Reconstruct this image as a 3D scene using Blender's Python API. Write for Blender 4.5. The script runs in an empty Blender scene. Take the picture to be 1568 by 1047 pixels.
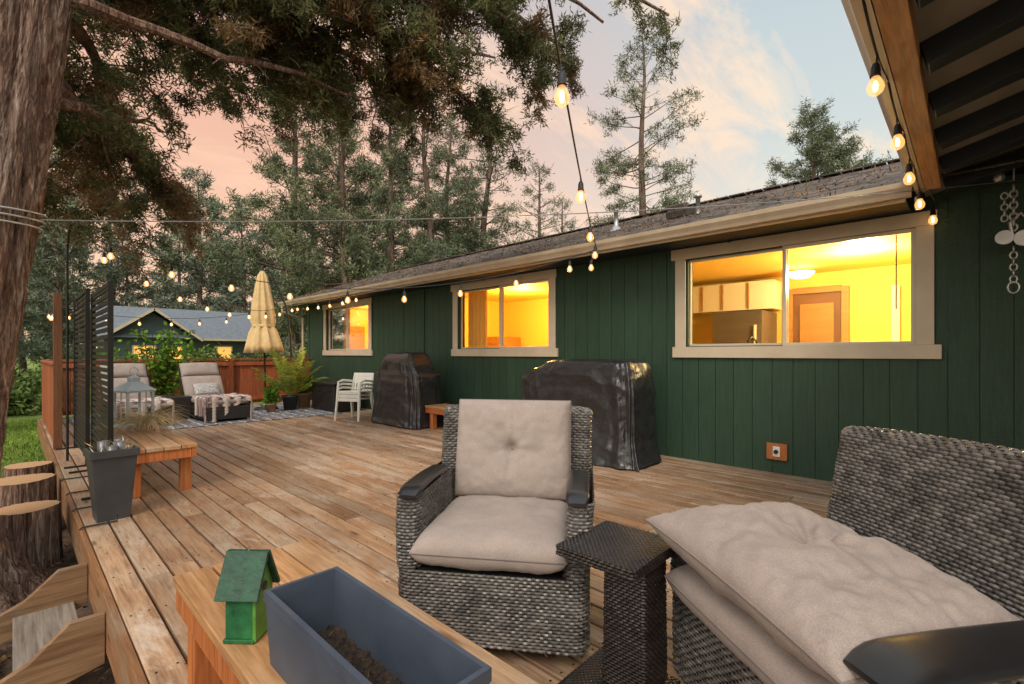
import bpy, math, random
import numpy as np
from mathutils import Vector, Matrix, Euler, noise as mnoise
random.seed(7); RNG=np.random.default_rng(7)
U=random.uniform
sc=bpy.context.scene
sc.view_settings.view_transform='Standard'
try: sc.view_settings.look='None'
except Exception: pass

# ------------------------------------------------------------------ mesh builder
class MB:
    def __init__(s): s.V=[];s.F=[];s.n=0
    def add(s,v,f,m=0):
        v=np.asarray(v,dtype=np.float64).reshape(-1,3)
        if isinstance(f,np.ndarray): s.F.append((f+s.n,m))
        else:
            by={}
            for q in f: by.setdefault(len(q),[]).append(q)
            for k,q in by.items(): s.F.append((np.array(q,dtype=np.int64)+s.n,m))
        s.V.append(v); s.n+=len(v)
    def box(s,c,sz,m=0,rot=(0,0,0)):
        R=np.array(Euler(rot).to_matrix())
        x,y,z=[a/2 for a in sz]
        v=np.array([(-x,-y,-z),(x,-y,-z),(x,y,-z),(-x,y,-z),(-x,-y,z),(x,-y,z),(x,y,z),(-x,y,z)])
        s.add(v@R.T+np.array(c),[(0,3,2,1),(4,5,6,7),(0,1,5,4),(1,2,6,5),(2,3,7,6),(3,0,4,7)],m)
    def bb(s,x0,x1,y0,y1,z0,z1,m=0): s.box(((x0+x1)/2,(y0+y1)/2,(z0+z1)/2),(x1-x0,y1-y0,z1-z0),m)
    def grid(s,P,m=0,cu=False,cv=False):
        P=np.asarray(P); a,b=P.shape[:2]
        I=np.arange(a*b).reshape(a,b)
        if cu: I=np.vstack([I,I[:1]])
        if cv: I=np.hstack([I,I[:,:1]])
        f=np.stack([I[:-1,:-1],I[1:,:-1],I[1:,1:],I[:-1,1:]],-1).reshape(-1,4)
        s.add(P.reshape(-1,3),f,m)
    def tube(s,pts,rad,n=8,m=0,cap=True):
        pts=[Vector(p) for p in pts]; k=len(pts)
        if not hasattr(rad,'__len__'): rad=[rad]*k
        rows=[]; up=Vector((0.13,0.21,1)).normalized()
        t0=(pts[1]-pts[0]).normalized(); a=t0.cross(up)
        if a.length<.05: a=t0.cross(Vector((1,0,0)))
        a.normalize()
        for i in range(k):
            t=(pts[min(i+1,k-1)]-pts[max(i-1,0)])
            if t.length<1e-9: t=t0
            t.normalize()
            a=(a-t*a.dot(t)); a.normalize(); b=t.cross(a)
            rows.append([pts[i]+(a*math.cos(w)+b*math.sin(w))*rad[i] for w in [2*math.pi*j/n for j in range(n)]])
        s.grid(np.array([[tuple(q) for q in r] for r in rows]),m,cv=True)
        if cap:
            s.add([tuple(q) for q in rows[0]],[tuple(range(n))],m); s.add([tuple(q) for q in rows[-1]],[tuple(reversed(range(n)))],m)
    def lathe(s,prof,c=(0,0,0),n=16,m=0,fold=None):
        rows=[]
        for r,z in prof:
            rows.append([(c[0]+r*math.cos(w)*(1 if not fold else fold(w,z)),c[1]+r*math.sin(w)*(1 if not fold else fold(w,z)),c[2]+z) for w in [2*math.pi*j/n for j in range(n)]])
        s.grid(np.array(rows),m,cv=True)
    def build(s,name,mats,parent=None,smooth=False,bevel=0,loc=None,rz=0,fast=False):
        V=np.concatenate(s.V); me=bpy.data.meshes.new(name)
        tot=np.concatenate([np.full(len(f),f.shape[1]) for f,m in s.F]); mi=np.concatenate([np.full(len(f),m) for f,m in s.F])
        loops=np.concatenate([f.reshape(-1) for f,m in s.F])
        me.vertices.add(len(V)); me.vertices.foreach_set('co',V.reshape(-1).astype(np.float32))
        me.loops.add(len(loops)); me.loops.foreach_set('vertex_index',loops.astype(np.int32))
        me.polygons.add(len(tot)); st=np.concatenate([[0],np.cumsum(tot)[:-1]])
        me.polygons.foreach_set('loop_start',st.astype(np.int32))
        try: me.polygons.foreach_set('loop_total',tot.astype(np.int32))
        except Exception: pass
        me.polygons.foreach_set('material_index',mi.astype(np.int32))
        me.polygons.foreach_set('use_smooth',np.full(len(tot),bool(smooth)))
        me.update(calc_edges=True)
        if not isinstance(mats,(list,tuple)): mats=[mats]
        for q in mats: me.materials.append(q)
        o=bpy.data.objects.new(name,me); sc.collection.objects.link(o)
        if parent: o.parent=parent
        if loc is not None: o.location=loc
        o.rotation_euler=(0,0,rz)
        if bevel:
            b=o.modifiers.new('bev','BEVEL'); b.width=bevel; b.segments=2; b.limit_method='ANGLE'
        return o
def root(name,loc=(0,0,0),rz=0):
    e=bpy.data.objects.new(name,None); sc.collection.objects.link(e); e.location=loc; e.rotation_euler=(0,0,rz); e.empty_display_size=.2; return e

# ------------------------------------------------------------------ materials
def nm(name):
    m=bpy.data.materials.new(name); m.use_nodes=True; n=m.node_tree.nodes; l=m.node_tree.links
    return m,n,l,n['Principled BSDF']
def ramp(n,l,src,stops):
    r=n.new('ShaderNodeValToRGB'); e=r.color_ramp.elements
    while len(e)<len(stops): e.new(.5)
    for i,(p,c) in enumerate(stops): e[i].position=p; e[i].color=(c[0],c[1],c[2],1)
    l.new(src,r.inputs[0]); return r.outputs[0]
def mul(n,l,a,b,f=1.0,bt='MULTIPLY'):
    x=n.new('ShaderNodeMix'); x.data_type='RGBA'; x.blend_type=bt
    if isinstance(f,(int,float)): x.inputs[0].default_value=f
    else: l.new(f,x.inputs[0])
    for k,q in ((6,a),(7,b)):
        if isinstance(q,tuple): x.inputs[k].default_value=(q[0],q[1],q[2],1)
        else: l.new(q,x.inputs[k])
    return x.outputs[2]
def coords(n,l,scale,island=False):
    tc=n.new('ShaderNodeTexCoord'); src=tc.outputs['Object']
    if island:
        g=n.new('ShaderNodeNewGeometry'); vm=n.new('ShaderNodeVectorMath'); vm.operation='SCALE'
        vm.inputs[0].default_value=(37,53,71); l.new(g.outputs['Random Per Island'],vm.inputs['Scale'])
        ad=n.new('ShaderNodeVectorMath'); l.new(src,ad.inputs[0]); l.new(vm.outputs[0],ad.inputs[1]); src=ad.outputs[0]
    mp=n.new('ShaderNodeMapping'); mp.inputs['Scale'].default_value=scale; l.new(src,mp.inputs[0]); return mp.outputs[0]
def noi(n,l,vec,scale=1,detail=6,rough=.6,dist=0):
    t=n.new('ShaderNodeTexNoise'); t.inputs['Scale'].default_value=scale; t.inputs['Detail'].default_value=detail
    t.inputs['Roughness'].default_value=rough; t.inputs['Distortion'].default_value=dist; l.new(vec,t.inputs['Vector']); return t.outputs['Fac']
def bump(n,l,h,b,st=.4,dist=.01):
    x=n.new('ShaderNodeBump'); x.inputs['Strength'].default_value=st; x.inputs['Distance'].default_value=dist
    l.new(h,x.inputs['Height']); l.new(x.outputs[0],b.inputs['Normal'])
def M(name,c1,c2,scale=(5,5,5),rough=.6,bs=.3,bd=.005,island=0,metal=0,spec=.5,detail=6):
    m,n,l,b=nm(name); v=coords(n,l,scale); f=noi(n,l,v,1,detail)
    c=ramp(n,l,f,[(.3,c1),(.7,c2)])
    if island:
        g=n.new('ShaderNodeNewGeometry'); k=ramp(n,l,g.outputs['Random Per Island'],[(0,(1-island,)*3),(1,(1,1,1))]); c=mul(n,l,c,k)
    l.new(c,b.inputs['Base Color']); b.inputs['Roughness'].default_value=rough; b.inputs['Metallic'].default_value=metal
    b.inputs['Specular IOR Level'].default_value=spec
    if bs: bump(n,l,f,b,bs,bd)
    return m
def wood(name,ca,cb,cw,axis='y',rough=.5,wear=.5,isl=.35,gs=1.0,drift=None):
    m,n,l,b=nm(name)
    g={'x':(1.2,22,22),'y':(22,1.2,22),'z':(22,22,1.2)}[axis]; g=tuple(a*gs for a in g)
    v=coords(n,l,g,True); f=noi(n,l,v,1,7,.65,.6)
    c=ramp(n,l,f,[(.3,ca),(.62,cb)])
    fine=noi(n,l,coords(n,l,tuple(a*4 for a in g),True),1,3,.6)
    pv={'x':(1,2.5,2.5),'y':(2.5,1,2.5),'z':(2.5,2.5,1)}[axis]
    p=noi(n,l,coords(n,l,pv,True),1,6,.7,.3)
    pf=ramp(n,l,p,[(.62-wear*.3,(0,0,0)),(.80-wear*.25,(1,1,1))])
    c=mul(n,l,c,cw,pf,'MIX')
    c=mul(n,l,c,ramp(n,l,fine,[(.32,(.62,.59,.56)),(.58,(1,1,1))]),.85)
    if drift:
        d=noi(n,l,coords(n,l,(.45,.45,.45)),1,5,.65,.4); c=mul(n,l,c,ramp(n,l,d,[(.35,drift[0]),(.62,drift[1])]))
        bl=noi(n,l,coords(n,l,(3,1.2,3)),1,8,.75,.6); c=mul(n,l,c,(.66,.60,.54),ramp(n,l,bl,[(.56,(0,0,0)),(.66,(.55,.55,.55))]),'MIX')
    vo=n.new('ShaderNodeTexVoronoi'); vo.inputs['Scale'].default_value=1
    kv=coords(n,l,{'x':(1.6,6,6),'y':(6,1.6,6),'z':(6,6,1.6)}[axis],True); l.new(kv,vo.inputs['Vector'])
    kc=ramp(n,l,vo.outputs['Distance'],[(.05,(.3,.2,.14)),(.13,(1,1,1))]); c=mul(n,l,c,kc,.8)
    gg=n.new('ShaderNodeNewGeometry'); k=ramp(n,l,gg.outputs['Random Per Island'],[(0,(1-isl,1-isl*1.1,1-isl*1.2)),(.5,(.92,.90,.87)),(1,(1.08,1.06,1.04))]); c=mul(n,l,c,k)
    l.new(c,b.inputs['Base Color'])
    rr=n.new('ShaderNodeMapRange'); rr.inputs['To Min'].default_value=rough-.12; rr.inputs['To Max'].default_value=rough+.2; l.new(p,rr.inputs[0]); l.new(rr.outputs[0],b.inputs['Roughness'])
    bump(n,l,f,b,.4,.005); return m
def emis(name,c,s):
    m,n,l,b=nm(name); b.inputs['Base Color'].default_value=(*c,1); b.inputs['Emission Color'].default_value=(*c,1); b.inputs['Emission Strength'].default_value=s; return m
def foliage(name,cd,cm,cl,ns=1.2,tr_=True):
    m,n,l,b=nm(name); g=n.new('ShaderNodeNewGeometry')
    c=ramp(n,l,g.outputs['Random Per Island'],[(0,cd),(.5,cm),(1,cl)])
    f=noi(n,l,coords(n,l,(1,1,1)),ns,3)
    c=mul(n,l,c,ramp(n,l,f,[(.35,(.55,.57,.55)),(.65,(1.3,1.27,1.15))]))
    oi=n.new('ShaderNodeObjectInfo'); c=mul(n,l,c,ramp(n,l,oi.outputs['Random'],[(0,(.8,.85,.85)),(1,(1.1,1.05,.95))]))
    l.new(c,b.inputs['Base Color']); b.inputs['Roughness'].default_value=.65; b.inputs['Specular IOR Level'].default_value=.25
    if tr_:
        tr=n.new('ShaderNodeBsdfTranslucent'); l.new(c,tr.inputs[0]); mx=n.new('ShaderNodeMixShader'); mx.inputs[0].default_value=.35
        l.new(b.outputs[0],mx.inputs[1]); l.new(tr.outputs[0],mx.inputs[2]); l.new(mx.outputs[0],n['Material Output'].inputs[0])
    return m

m_deck=wood('deck_wood',(.27,.150,.085),(.50,.335,.215),(.53,.445,.365),'y',.48,.66,.34,drift=((.76,.67,.59),(1.10,1.09,1.06)))
m_rim=wood('rim_wood',(.24,.11,.045),(.40,.21,.10),(.36,.27,.19),'y',.6,.35)
m_bench=wood('bench_top_wood',(.35,.17,.065),(.60,.34,.165),(.56,.42,.29),'y',.45,.45,.22)
m_benchx=wood('bench_leg_wood',(.38,.10,.03),(.60,.21,.06),(.47,.23,.09),'z',.5,.2,.2)
m_grey=wood('old_wood',(.16,.14,.12),(.33,.29,.25),(.30,.26,.22),'y',.8,.5)
m_stringer=wood('stringer_wood',(.20,.11,.055),(.36,.22,.12),(.30,.23,.16),'x',.6,.4)
m_fence=wood('fence_wood',(.28,.065,.022),(.46,.13,.05),(.38,.14,.06),'z',.6,.3,.4)
m_post=wood('post_wood',(.14,.055,.025),(.26,.11,.05),(.2,.1,.05),'z',.6,.3,.3)
m_cream=M('cream_trim',(.52,.43,.32),(.62,.525,.40),(3,3,3),.5,.1,.002)
m_vinyl=M('window_vinyl',(.55,.48,.37),(.62,.55,.44),(3,3,3),.35,0)
m_gutter=M('gutter_paint',(.48,.38,.27),(.64,.54,.42),(1,3,3),.4,.1,.002)
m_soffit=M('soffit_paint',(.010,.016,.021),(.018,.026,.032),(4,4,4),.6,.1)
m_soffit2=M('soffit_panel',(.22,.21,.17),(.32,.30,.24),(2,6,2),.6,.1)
m_amber=wood('orange_lit_beam_wood',(.60,.30,.12),(.80,.45,.20),(.75,.46,.25),'x',.6,.3)  # orange light on the beam underside is put into the wood colour
m_green,n,l,b=nm('green_siding'); v=coords(n,l,(1,1,1)); f1=noi(n,l,coords(n,l,(40,40,3)),1,6,.7); f2=noi(n,l,coords(n,l,(1.2,1.2,.8)),1,4)
hz=n.new('ShaderNodeTexWave'); hz.bands_direction='Z'; hz.inputs['Scale'].default_value=18; hz.inputs['Distortion'].default_value=5; hz.inputs['Detail'].default_value=4; l.new(v,hz.inputs['Vector'])
c=ramp(n,l,f1,[(.3,(.013,.042,.024)),(.7,(.026,.070,.041))]); c=mul(n,l,c,ramp(n,l,f2,[(.3,(.8,.82,.8)),(.7,(1.15,1.13,1.1))]))
gg=n.new('ShaderNodeNewGeometry'); c=mul(n,l,c,ramp(n,l,gg.outputs['Random Per Island'],[(0,(.86,.88,.88)),(1,(1.05,1.03,1.02))]))
l.new(c,b.inputs['Base Color']); b.inputs['Roughness'].default_value=.6
a_=n.new('ShaderNodeMath'); a_.operation='MULTIPLY_ADD'; l.new(hz.outputs['Fac'],a_.inputs[0]); a_.inputs[1].default_value=.5; l.new(f1,a_.inputs[2]); bump(n,l,a_.outputs[0],b,.5,.004)
m_shingle,n,l,b=nm('shingles'); v=coords(n,l,(1,1,1)); f=noi(n,l,v,16,6,.7); f2=noi(n,l,v,1.3,5,.7); gg=n.new('ShaderNodeNewGeometry')
c=ramp(n,l,f,[(.3,(.05,.043,.04)),(.7,(.165,.142,.128))]); c=mul(n,l,c,ramp(n,l,gg.outputs['Random Per Island'],[(0,(.4,.4,.43)),(.6,(.88,.86,.84)),(1,(1.35,1.25,1.15))]))
c=mul(n,l,c,(.10,.10,.045),ramp(n,l,f2,[(.55,(0,0,0)),(.72,(.7,.7,.7))]),'MIX'); l.new(c,b.inputs['Base Color']); b.inputs['Roughness'].default_value=.95; bump(n,l,f,b,.7,.012)
m_wick=M('wicker_resin',(.070,.064,.060),(.235,.214,.200),(9,9,9),.36,0,island=.6,spec=.6)
m_wickd=M('wicker_dark',(.012,.009,.009),(.036,.026,.024),(9,9,9),.32,0,island=.5,spec=.7)
m_back=M('wicker_core',(.010,.009,.009),(.018,.016,.014),(9,9,9),.8,0)
m_cap=M('arm_cap_resin',(.011,.011,.012),(.022,.022,.024),(3,3,3),.28,.05,spec=.6)
def fabric(name,c1,c2):
    m,n,l,b=nm(name); v=coords(n,l,(1,1,1)); f=noi(n,l,v,300,3); f2=noi(n,l,v,9,4)
    c=ramp(n,l,f,[(.3,c1),(.7,c2)]); c=mul(n,l,c,ramp(n,l,f2,[(.3,(.86,.86,.86)),(.7,(1.04,1.03,1.02))]))
    l.new(c,b.inputs['Base Color']); b.inputs['Roughness'].default_value=.9; b.inputs['Sheen Weight'].default_value=.1
    a=n.new('ShaderNodeMath'); a.operation='MULTIPLY_ADD'; l.new(f,a.inputs[0]); a.inputs[1].default_value=.12; l.new(f2,a.inputs[2]); bump(n,l,a.outputs[0],b,.4,.012); return m
m_cush=fabric('cushion_fabric',(.28,.232,.21),(.415,.35,.32))
m_piping=fabric('piping_fabric',(.20,.165,.15),(.27,.225,.205))
m_cover=M('vinyl_cover',(.012,.012,.014),(.027,.027,.031),(7,7,7),.33,.5,.03,spec=.65,detail=4)
m_plast=M('grey_planter_plastic',(.045,.06,.092),(.07,.09,.128),(6,6,6),.5,.15,.002)
m_plastd=M('dark_planter_plastic',(.03,.033,.038),(.05,.053,.06),(6,6,6),.5,.15)
m_soil=M('potting_soil',(.010,.007,.005),(.075,.048,.032),(60,60,60),.95,.9,.02)
m_black=M('black_metal',(.007,.007,.007),(.014,.014,.014),(8,8,8),.5,0)
m_metal=M('galvanised_metal',(.42,.43,.44),(.6,.6,.6),(8,8,8),.35,0,metal=.8)
m_white=M('white_plastic',(.68,.66,.6),(.78,.76,.7),(5,5,5),.4,.05)
m_bgreen=M('birdhouse_green',(.006,.06,.024),(.02,.17,.055),(25,60,25),.5,.5,.004)
m_broof=M('birdhouse_roof_green',(.004,.028,.018),(.014,.095,.05),(30,70,30),.5,.6,.005)
m_blime=M('birdhouse_side_lime',(.05,.17,.03),(.11,.31,.045),(25,25,25),.5,.4,.004)
m_umb=fabric('umbrella_canvas',(.66,.47,.22),(.76,.57,.30))
m_terra=M('terracotta',(.3,.16,.09),(.42,.25,.15),(9,9,9),.8,.2)
m_glass,n_,l_,b_=nm('window_glass')
tr=n_.new('ShaderNodeBsdfTransparent'); gl=n_.new('ShaderNodeBsdfGlossy'); gl.inputs['Roughness'].default_value=.03
fr=n_.new('ShaderNodeFresnel'); fr.inputs[0].default_value=1.12; mx=n_.new('ShaderNodeMixShader')
l_.new(fr.outputs[0],mx.inputs[0]); l_.new(tr.outputs[0],mx.inputs[1]); l_.new(gl.outputs[0],mx.inputs[2]); l_.new(mx.outputs[0],n_['Material Output'].inputs[0])
m_bulb,n_,l_,b_=nm('bulb_glass')
tr=n_.new('ShaderNodeBsdfTransparent'); em=n_.new('ShaderNodeEmission'); em.inputs[0].default_value=(1,.45,.13,1); em.inputs[1].default_value=2.8
gl=n_.new('ShaderNodeBsdfGlossy'); gl.inputs['Roughness'].default_value=.05
mx=n_.new('ShaderNodeMixShader'); mx.inputs[0].default_value=.35; l_.new(tr.outputs[0],mx.inputs[1]); l_.new(em.outputs[0],mx.inputs[2])
mx2=n_.new('ShaderNodeMixShader'); mx2.inputs[0].default_value=.15; l_.new(mx.outputs[0],mx2.inputs[1]); l_.new(gl.outputs[0],mx2.inputs[2]); l_.new(mx2.outputs[0],n_['Material Output'].inputs[0])
m_fil=emis('bulb_filament',(1,.66,.3),18)
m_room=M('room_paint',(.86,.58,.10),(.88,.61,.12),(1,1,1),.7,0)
m_roomw=M('room_trim',(.85,.75,.5),(.9,.8,.55),(1,1,1),.6,0)
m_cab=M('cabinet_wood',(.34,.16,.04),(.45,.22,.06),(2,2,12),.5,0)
m_fridge=M('fridge_steel',(.16,.13,.10),(.22,.18,.14),(1,1,8),.3,0,metal=.4)
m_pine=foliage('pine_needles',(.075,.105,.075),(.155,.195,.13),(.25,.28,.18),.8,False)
m_pinefar=foliage('hazed_pine_needles',(.12,.155,.125),(.19,.235,.185),(.25,.29,.22),.5,False)  # distance haze painted in as a paler needle colour
m_jun=foliage('juniper_foliage',(.06,.08,.045),(.14,.17,.09),(.25,.26,.13),1.5)
m_junb=foliage('juniper_dry_foliage',(.12,.075,.045),(.21,.14,.08),(.30,.215,.125),1.5)
def barkmat(name,ca,cb,cc,sc_=1):
    m,n,l,b=nm(name); f=noi(n,l,coords(n,l,(30*sc_,30*sc_,2.6*sc_)),1,8,.75,1.2); f2=noi(n,l,coords(n,l,(3,3,1.2)),1,4); f3=noi(n,l,coords(n,l,(90*sc_,90*sc_,9*sc_)),1,4,.7)
    c=ramp(n,l,f,[(.36,ca),(.5,cb),(.62,cc)]); c=mul(n,l,c,ramp(n,l,f2,[(.35,(.9,.68,.58)),(.65,(1.12,1.12,1.14))])); c=mul(n,l,c,ramp(n,l,f3,[(.35,(.6,.58,.56)),(.6,(1.1,1.1,1.1))]))
    l.new(c,b.inputs['Base Color']); b.inputs['Roughness'].default_value=.9
    a=n.new('ShaderNodeMath'); a.operation='MULTIPLY_ADD'; l.new(f3,a.inputs[0]); a.inputs[1].default_value=.4; l.new(f,a.inputs[2]); bump(n,l,a.outputs[0],b,1,.05); return m
m_bark=barkmat('juniper_bark',(.05,.027,.018),(.30,.205,.16),(.62,.53,.46))
m_pbark=barkmat('pine_bark',(.06,.045,.037),(.18,.14,.115),(.30,.245,.20),.5)
m_palm=foliage('palm_leaf',(.22,.30,.05),(.38,.44,.09),(.6,.58,.14),2)
m_leaf=foliage('vine_leaf',(.05,.13,.015),(.14,.30,.03),(.28,.45,.06),2)
m_shrub=foliage('shrub_leaf',(.07,.12,.035),(.13,.20,.06),(.22,.29,.10),2,False)
m_dry=foliage('dry_grass',(.55,.40,.24),(.70,.55,.36),(.85,.72,.5),2,False)
m_grass=foliage('lawn_grass',(.10,.18,.02),(.18,.30,.04),(.28,.40,.07),1,False)
m_litter=foliage('leaf_litter',(.07,.035,.016),(.18,.10,.05),(.34,.2,.11),2,False)
for q in (m_bulb,m_fil):
    try: q.cycles.emission_sampling='NONE'
    except Exception: pass

# ------------------------------------------------------------------ ground
m_ground,n,l,b=nm('ground_soil')
tc=n.new('ShaderNodeTexCoord'); sx=n.new('ShaderNodeSeparateXYZ'); l.new(tc.outputs['Object'],sx.inputs[0])
f=noi(n,l,tc.outputs['Object'],9,10,.7); fb=noi(n,l,tc.outputs['Object'],.8,4)
dirt=ramp(n,l,f,[(.3,(.04,.024,.015)),(.7,(.20,.13,.085))]); gr=ramp(n,l,f,[(.3,(.09,.15,.02)),(.7,(.20,.30,.05))])
ma=n.new('ShaderNodeMath'); ma.operation='MULTIPLY_ADD'; l.new(fb,ma.inputs[0]); ma.inputs[1].default_value=2.5; l.new(sx.outputs[1],ma.inputs[2])
mr=n.new('ShaderNodeMapRange'); mr.inputs['From Min'].default_value=9.2; mr.inputs['From Max'].default_value=10; l.new(ma.outputs[0],mr.inputs[0])
c=mul(n,l,dirt,gr,mr.outputs[0],'MIX'); l.new(c,b.inputs['Base Color']); b.inputs['Roughness'].default_value=.95; bump(n,l,f,b,.8,.05)
g=MB(); g.grid(np.array([[(x,y,-.5) for y in np.linspace(-400,400,21)] for x in np.linspace(-400,400,21)])); g.build('ground',m_ground)

def blades(mb,C,K,L,W,bias=(0,0,0),spread=.05,m=0,rng=RNG,wide=.4):
    C=np.repeat(np.asarray(C,float),K,axis=0); N=len(C)
    d=rng.normal(size=(N,3)); d/=np.linalg.norm(d,axis=1)[:,None]; d=d+np.array(bias); d/=np.linalg.norm(d,axis=1)[:,None]+1e-9
    s=np.cross(d,rng.normal(size=(N,3))); s/=np.linalg.norm(s,axis=1)[:,None]+1e-9
    b=C+rng.normal(size=(N,3))*spread; ln=(L*rng.uniform(.6,1.2,N))[:,None]; w=W*.5*rng.uniform(.7,1.3,N)[:,None]
    V=np.stack([b,b+d*ln*wide+s*w,b+d*ln,b+d*ln*wide-s*w],1).reshape(-1,3)
    mb.add(V,np.arange(N*4).reshape(-1,4),m)
g=MB(); C=np.stack([RNG.uniform(-4,.6,9000),RNG.uniform(9.3,18,9000),np.full(9000,-.5)],1); blades(g,C,3,.09,.012,(0,0,1.6),.02); g.build('grass',m_grass)
g=MB(); C=np.stack([RNG.uniform(-2.5,.34,5000),RNG.uniform(2,9.5,5000),RNG.uniform(-.495,-.47,5000)],1); blades(g,C,2,.05,.02,(0,0,0),.01); g.build('fallen_leaves',m_litter)

# ------------------------------------------------------------------ deck
g=MB(); bw=.1425; x=.375
while x<5.66:
    y=-3.2+U(-2.5,0)
    while y<13.35:
        L=random.choice([3.0,3.6,4.2,4.8]); y0=max(y,-3.2); y1=min(y+L,13.38)
        if y1-y0>.05: g.box((x+bw/2-.003+U(-.0012,.0012),(y0+y1)/2,-.019+U(-.002,.002)),(bw-.013,y1-y0-.005,.038),0,(0,U(-.009,.009),0))
        y+=L
    x+=bw
dk=root('wood_deck'); g.build('boards',m_deck,dk,bevel=.005)
g=MB()
for y in np.arange(-3,13.3,.6):
    for k in range(37):
        for o in (.03,.105): g.box((.375+k*bw+o,y+U(-.01,.01),.0015),(.008,.008,.002))
g.build('screws',m_black,dk)
g=MB(); g.bb(.34,.372,-3.2,13.4,-.27,-.004); g.bb(.38,5.7,-3.2,-3.17,-.27,-.04)
for y in np.arange(-3,13.4,1.6): g.bb(.42,.51,y,y+.09,-.5,-.04)
for xx in np.arange(.5,5.7,.4): g.bb(xx,xx+.04,-3.1,13.3,-.24,-.042)
g.build('rim_joist',m_rim,dk,bevel=.003)
g=MB(); C=np.stack([RNG.uniform(.4,4.5,900),RNG.uniform(.3,9,900),np.full(900,.004)],1); blades(g,C,1,.022,.007,(0,0,0),.0,wide=.5); g.build('fallen_needles',m_litter)

st=root('wooden_steps'); g=MB()
for y in (3.27,4.12):
    g.add([(.335,y,-.06),(.335,y,-.32),(-.42,y,-.50),(-.52,y,-.46),(.05,y,-.2),(.2,y,-.06),(.335,y+.04,-.06),(.335,y+.04,-.32),(-.42,y+.04,-.50),(-.52,y+.04,-.46),(.05,y+.04,-.2),(.2,y+.04,-.06)],
      [(0,1,2,3,4,5),(11,10,9,8,7,6),(0,6,7,1),(1,7,8,2),(2,8,9,3),(3,9,10,4),(4,10,11,5),(5,11,6,0)])
g.build('stringers',m_stringer,st,bevel=.003)
g=MB(); g.bb(.0,.27,3.315,4.115,-.31,-.272); g.bb(-.36,-.08,3.315,4.115,-.46,-.42); g.build('treads',m_grey,st,bevel=.004)

# ------------------------------------------------------------------ house
H=root('green_house'); WX=5.76; SEG=[(.24,2.67),(4.58,7.04),(10.0,12.45)]; Z0,Z1=1.25,2.59
g=MB(); y=-3.3
while y<13.45:
    y1=min(y+.203,13.47); spans=[(-.05,2.78)]
    cut=[s for s in SEG if y1>s[0]+.08 and y<s[1]-.08]
    ya,yb=y+.003,y1-.003
    if cut: spans=[(-.05,Z0+.08),(Z1-.08,2.78)]
    for a,b_ in spans: g.bb(WX-.012,WX,ya,yb,a,b_)
    y=y1
g.build('siding',m_green,H)
g=MB()
def wallsheet(g,x0,x1,y0,y1,z0,z1,holes):
    ys=y0
    for a,b_,c,d in sorted(holes):
        g.bb(x0,x1,ys,a,z0,z1); g.bb(x0,x1,a,b_,z0,c); g.bb(x0,x1,a,b_,d,z1); ys=b_
    g.bb(x0,x1,ys,y1,z0,z1)
holes=[(a+.15,b_-.15,Z0+.14,Z1-.14) for a,b_ in SEG]
wallsheet(g,WX+.001,WX+.14,-3.3,13.46,-.45,2.78,holes)
g.bb(WX+.15,12,13.3,13.46,-.45,2.75); g.bb(WX+.15,12,-3.3,-3.14,-.45,2.75); g.bb(11.9,12,-3.1,13.3,-.45,2.75)
g.build('wall_core',m_green,H)
g=MB(); g.bb(WX-.022,WX-.0125,13.36,13.47,-.05,2.7); g.bb(WX-.02,WX-.013,8.7,8.76,-.05,2.6); g.bb(WX-.035,WX-.013,7.95,8.02,-.05,2.6); g.build('battens',m_green,H)
for k,(a,b_) in enumerate(SEG):
    g=MB(); X0=WX-.035; X1=WX-.013; t=.13
    g.bb(X0,X1,a,a+t,Z0+t,Z1-t); g.bb(X0,X1,b_-t,b_,Z0+t,Z1-t)
    g.bb(X0-.012,X1,a-.05,b_+.03,Z0,Z0+t); g.bb(X0-.006,X1,a-.02,b_+.05,Z1-t,Z1)
    g.build('window_trim',m_cream,H,bevel=.003)
    g=MB(); ga,gb,gz0,gz1=a+t,b_-t,Z0+t,Z1-t; mid=(ga+gb)/2; w=.035
    for (p,q,xx) in ((ga,mid+.02,WX+.0),(mid-.02,gb,WX+.045)):
        g.bb(xx,xx+.04,p,p+w,gz0,gz1); g.bb(xx,xx+.04,q-w,q,gz0,gz1); g.bb(xx,xx+.04,p+w,q-w,gz0,gz0+w); g.bb(xx,xx+.04,p+w,q-w,gz1-w,gz1)
    g.build('window_sash',m_vinyl,H,bevel=.003)
    g=MB(); g.add([(WX+.02,ga+w,gz0+w),(WX+.02,mid-.015,gz0+w),(WX+.02,mid-.015,gz1-w),(WX+.02,ga+w,gz1-w)],[(0,1,2,3)])
    g.add([(WX+.065,mid+.015,gz0+w),(WX+.065,gb-w,gz0+w),(WX+.065,gb-w,gz1-w),(WX+.065,mid+.015,gz1-w)],[(0,1,2,3)])
    g.build('window_glass',m_glass,H)
def room(y0,y1,depth,lamps,col=(1,.72,.32)):
    g=MB(); x0,x1=WX+.15,WX+.15+depth
    g.bb(x1,x1+.05,y0,y1,.1,2.65); g.bb(x0,x1,y0-.05,y0,.1,2.65); g.bb(x0,x1,y1,y1+.05,.1,2.65); g.bb(x0,x1,y0,y1,2.6,2.65); g.bb(x0,x1,y0,y1,.1,.15)
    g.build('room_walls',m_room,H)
    for lx,ly,pw in lamps:
        L=bpy.data.lights.new('room_lamp','POINT'); L.energy=pw; L.color=col; L.shadow_soft_size=.15
        o=bpy.data.objects.new('room_lamp',L); o.location=(lx,ly,2.3); o.parent=H; sc.collection.objects.link(o)
room(-.6,4.1,3.1,[(7.4,1.0,190)],(1,.80,.40)); room(4.2,8.6,2.8,[(7.2,6.6,180)],(1,.64,.17)); room(9.6,13.2,2.8,[(7.0,11.7,175)],(1,.54,.12))
g=MB()
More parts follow.
